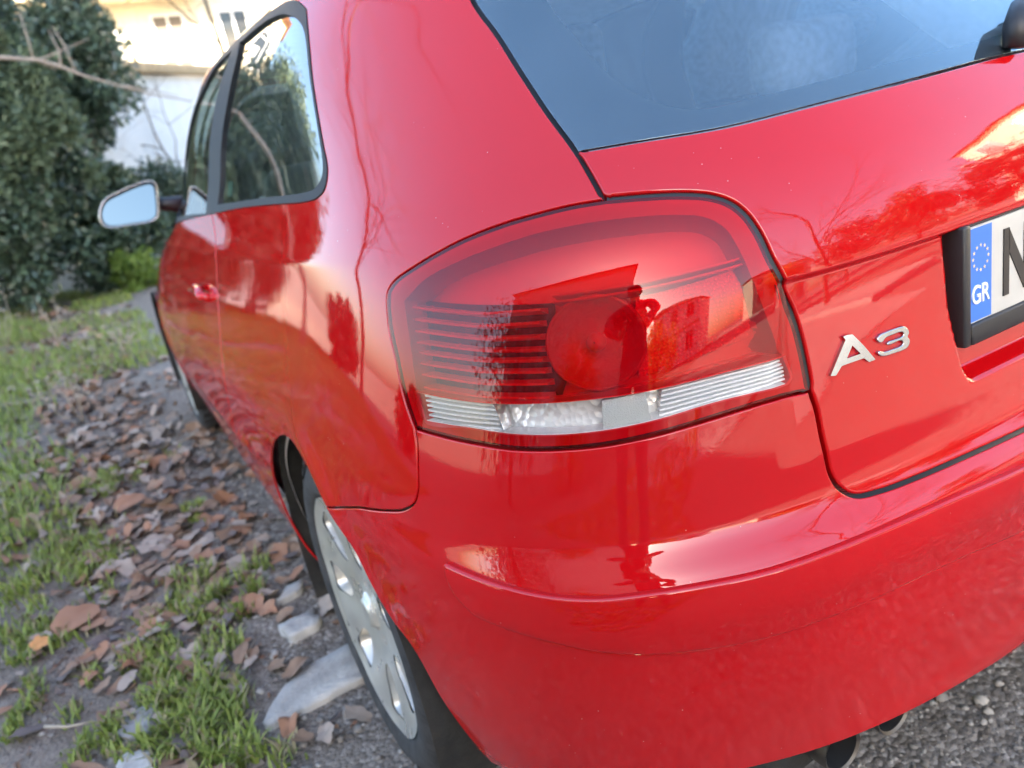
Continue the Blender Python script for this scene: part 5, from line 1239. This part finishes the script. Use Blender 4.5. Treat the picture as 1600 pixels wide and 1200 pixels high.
# low white outbuilding right behind the hedge
ob = thing('outbuilding', 'low white rendered outbuilding with a tan eave beyond the bonnet', 'building', (.9, 14.2, 0), None, R(50)); box('wall', (-3.2, 0, -.3, 6.5, 3.5, 2.85), 'white_render', ob, .02); box('eave', (-3.3, -.15, 2.85, 6.6, 3.65, 3.0), 'tan_trim', ob, .01)
building('apartment_building', 'cream apartment block with balconies, in full sun behind the outbuilding', (5.2, 27, 0), R(8), 18, 9, 13, 4, 'cream_render', 9, balc={(1, 1), (1, 2), (2, 1), (2, 2), (2, 3), (3, 2), (1, 3), (3, 1)})
# ------------------------------------------------------------------ behind the camera (seen in the paint and the lamp)
ps = lambda s_, c_: (s_*.7071-c_*.7071, s_*.7071+c_*.7071, 0)
sh = building('town_house', 'tall grey house added out of view to shade the parked car', ps(-22, 6.2), R(-225+180), 16, 8, 11.5, 4, 'grey_render', 4)  # unseen block, placed and sized to keep the sun off the car
building('town_house', 'cream house with a tiled roof far along the street', (9, -34, 0), R(172), 11, 8, 7.5, 2, 'cream_render', 4, balc={(1, 1), (1, 2)})
building('town_house', 'white two-storey house along the street beside the road', (-10, -27, 0), R(185), 9, 8, 6.5, 2, 'white_render', 3)
building('apartment_building', 'tall cream block standing in the sun to the side of the street', (20, -5.5, 0), R(-80), 16, 9, 9.6, 3, 'cream_render', 5, balc={(1, 1), (2, 1), (2, 3), (1, 3)})
for i, (x, y, s, mm, lab) in enumerate(((11.5, -6.5, 2.2, 'evergreen_leaf', 'dark round tree before the tall cream block'), (9.6, -9.5, 2.4, 'olive_leaf', 'olive green tree at the corner of the pavement'), (8.0, -13.0, 2.6, 'evergreen_leaf', 'dark broad tree behind the pavement'), (5.0, -19, 2.3, 'autumn_leaf', 'golden autumn tree far along the pavement'))):
    evergreen('street_tree', x, y, (s, s, s*1.05), s*1.2, 11000, .09, lab, 70+i, mm)
for i, (x, y, s, mm, lab) in enumerate(((-5.0, -9.0, 1.6, 'autumn_leaf', 'golden bush on the verge behind the photographer'), (-8.6, -14.2, 2.0, 'autumn_leaf', 'big golden bush farther along the verge'), (-6.6, -.4, 2.5, 'evergreen_leaf', 'dark round evergreen on the verge abreast of the tail lamp'), (-7.4, -4.0, 1.8, 'autumn_leaf', 'tall golden bush on the verge beside the dark round evergreen'))):
    evergreen('verge_shrub', x, y, (s, s*.9, s*.9), s*.8, 6000, .06, lab, 90+i, mm, cat='shrub')
# golden leaves strewn on the ground behind the car
n = 1500; gxl = rng.uniform(-4.2, -1.25, n); gyl = rng.uniform(-4.5, -.3, n); V_ = []; F_ = []; b = 0
for x, y in zip(gxl, gyl):
    V, Fc = LEAVES[int(rng.integers(8))]; s = rng.uniform(.05, .09); E_ = Matrix.Rotation(rng.uniform(0, 6.28), 3, 'Z') @ Matrix.Rotation(rng.normal(0, .2), 3, 'X')
    V_.append((V*s)@np.array(E_).T+np.array([x, y, float(ground_z(x, y))+.014])); F_.append(Fc+b); b += len(V)
tag(fast_mesh('golden_leaf_litter', np.vstack(V_), np.vstack(F_).ravel(), 3, ['autumn_leaf'], smooth=True), 'golden fallen leaves strewn behind the car', 'leaf litter', kind='stuff')

# ------------------------------------------------------------------ the photographer (mirrored in lamp and paint)
plain('jacket', (.035, .04, .055), .85, vary=.2, vscale=20); plain('trousers', (.10, .11, .14), .9, vary=.2, vscale=25); plain('skin', (.48, .29, .21), .55); plain('shoe', (.03, .028, .026), .6)
plain('cap_cloth', (.06, .06, .065), .9); plain('hair', (.03, .022, .016), .7); plain('phone_case', (.02, .02, .022), .3)
FW = np.array([math.sin(YAW), math.cos(YAW), 0]); RT = np.array([math.cos(YAW), -math.sin(YAW), 0]); UPV = np.array([0, 0, 1.])
PB = np.array([CAM[0], CAM[1], 0])-FW*.86-RT*.10               # between the feet
def pp(f, r, z): return PB+FW*f+RT*r+UPV*z
def skin_body():
    J = {}; E_ = []
    def add(n, p, r, par=None):
        J[n] = (len(J), p, r)
        if par: E_.append((J[par][0], J[n][0]))
    add('pelvis', pp(0, 0, .93), (.155, .12)); add('waist', pp(.01, 0, 1.08), (.145, .11), 'pelvis'); add('chest', pp(.03, 0, 1.28), (.17, .125), 'waist'); add('collar', pp(.03, 0, 1.44), (.09, .075), 'chest')
    add('neck', pp(.045, 0, 1.51), (.055, .055), 'collar'); add('jaw', pp(.075, 0, 1.585), (.07, .078), 'neck'); add('head', pp(.085, 0, 1.67), (.082, .098), 'jaw'); add('crown', pp(.08, 0, 1.735), (.06, .07), 'head')
    C = CAM-AX[2]*.03
    for s, n in ((-1, 'l'), (1, 'r')):
        add('sh'+n, pp(.03, s*.19, 1.41), (.065, .07), 'collar'); add('el'+n, pp(.33, s*.25, 1.20), (.048, .05), 'sh'+n)
        wr = C+RT*s*.085-FW*.075-UPV*.055; add('wr'+n, wr, (.030, .026), 'el'+n); palm = C+RT*s*.065-FW*.03-UPV*.03; add('pa'+n, palm, (.036, .018), 'wr'+n)
        for k in range(4):
            b0 = C+RT*s*.064-FW*.012+UPV*(-.045+.020*k); L_ = (.042, .052, .055, .05)[k]
            add(f'f{n}{k}a', b0, (.0095, .0095), 'pa'+n); add(f'f{n}{k}b', b0+FW*.022-RT*s*.012, (.0088, .0088), f'f{n}{k}a'); add(f'f{n}{k}c', b0+FW*.022-RT*s*(.012+L_*.45), (.0078, .0078), f'f{n}{k}b')
        add(f't{n}a', palm+UPV*.03-RT*s*.008, (.011, .011), 'pa'+n); add(f't{n}b', palm+UPV*.045-RT*s*.03-FW*.004, (.0095, .0095), f't{n}a'); add(f't{n}c', palm+UPV*.048-RT*s*.048, (.0085, .0085), f't{n}b')
        add('hip'+n, pp(0, s*.10, .86), (.095, .10), 'pelvis'); add('kn'+n, pp(.05 if s > 0 else .01, s*.125, .49), (.062, .066), 'hip'+n); add('an'+n, pp(.02 if s > 0 else -.06, s*.14, .10), (.042, .048), 'kn'+n)
        add('he'+n, pp(-.01 if s > 0 else -.09, s*.145, .045), (.04, .042), 'an'+n); add('to'+n, pp(.17 if s > 0 else .09, s*.165, .035), (.042, .032), 'he'+n)
    me = bpy.data.meshes.new('person'); me.from_pydata([tuple(v[1]) for v in J.values()], E_, []); o = bpy.data.objects.new('person', me); COL.objects.link(o)
    md = o.modifiers.new('skin', 'SKIN'); md.use_smooth_shade = True
    if not me.skin_vertices: 
        import bmesh
        bm = bmesh.new(); bm.from_mesh(me); bm.verts.layers.skin.verify(); bm.to_mesh(me); bm.free()
    for i, v in enumerate(J.values()): me.skin_vertices[0].data[i].radius = v[2]; me.skin_vertices[0].data[i].use_root = (i == 0)
    sb = o.modifiers.new('sub', 'SUBSURF'); sb.levels = 2; sb.render_levels = 2
    dg = bpy.context.evaluated_depsgraph_get(); nm = bpy.data.meshes.new_from_object(o.evaluated_get(dg)); o.modifiers.clear(); o.data = nm; nm.name = 'person'
    nm.materials.clear()
    for q in ('jacket', 'trousers', 'skin', 'shoe'): nm.materials.append(MATS[q])
    wl_, wr_ = [np.array(J[k][1]) for k in ('wrl', 'wrr')]
    for f in nm.polygons:
        c = np.array(f.center); m_ = 0
        if c[2] < .10: m_ = 3
        elif c[2] < .94: m_ = 1
        elif c[2] > 1.475: m_ = 2
        if min(np.linalg.norm(c-wl_), np.linalg.norm(c-wr_)) < .03 or (c-CAM)@FW > -.10 and abs(c[2]-CAM[2]) < .14: m_ = 2
        f.material_index = m_; f.use_smooth = True
    return o
person = tag(skin_body(), 'person in dark jacket and cap photographing the tail lamp with a phone', 'person')
hc = pp(.085, 0, 1.68)
def blob(name, c, r, mat, zmin=-1, n=14):
    V = []; Fc = []; m_ = 20
    for i in range(n+1):
        ph = math.pi*i/n
        for k in range(m_):
            th = 2*math.pi*k/m_; q = np.array([math.sin(ph)*math.cos(th), math.sin(ph)*math.sin(th), max(math.cos(ph), zmin)]); V.append(np.array(c)+RT*q[0]*r[0]+FW*q[1]*r[1]+UPV*q[2]*r[2])
    for i in range(n):
        for k in range(m_): k2 = (k+1) % m_; Fc.append((i*m_+k, (i+1)*m_+k, (i+1)*m_+k2, i*m_+k2))
    return mesh_obj(name, V, Fc, mat, person)
cap = blob('cap', hc+UPV*.03, (.092, .108, .085), 'cap_cloth', -.05)
V = []
for k in range(15):
    a = math.pi*k/14; V += [hc+UPV*.035+RT*.088*math.cos(a)+FW*(.07+.03*math.sin(a)), hc+UPV*.020+RT*.085*math.cos(a)+FW*(.075+.10*math.sin(a))]
mesh_obj('cap_peak', V, [(2*k, 2*k+1, 2*k+3, 2*k+2) for k in range(14)], 'cap_cloth', cap)
blob('hair', hc-FW*.018-UPV*.01, (.088, .095, .085), 'hair')
blob('nose', hc+FW*.096-UPV*.035, (.014, .018, .022), 'skin', n=8)
for s in (-1, 1):
    blob('eye', hc+FW*.088+RT*s*.031-UPV*.008, (.013, .009, .007), 'plate_text', n=8); blob('ear', hc+RT*s*.084-UPV*.03, (.010, .022, .032), 'skin', n=8)
blob('mouth', hc+FW*.083-UPV*.075, (.024, .008, .006), 'lamp_dark', n=8)
f3 = AX[2]; r3 = AX[0]; u3 = -AX[1]; c = CAM-f3*.013-r3*.045+u3*-.02
V = [c+r3*a*.078+u3*b_*.037+f3*d_*.004 for d_ in (-1, 1) for b_ in (-1, 1) for a in (-1, 1)]
ph = mesh_obj('phone', V, [(0, 1, 3, 2), (4, 6, 7, 5), (0, 4, 5, 1), (2, 3, 7, 6), (0, 2, 6, 4), (1, 5, 7, 3)], 'phone_case', smooth=False)
tag(ph, 'black phone held out in both hands by the photographer', 'phone'); md = ph.modifiers.new('bevel', 'BEVEL'); md.width = .003; md.segments = 3
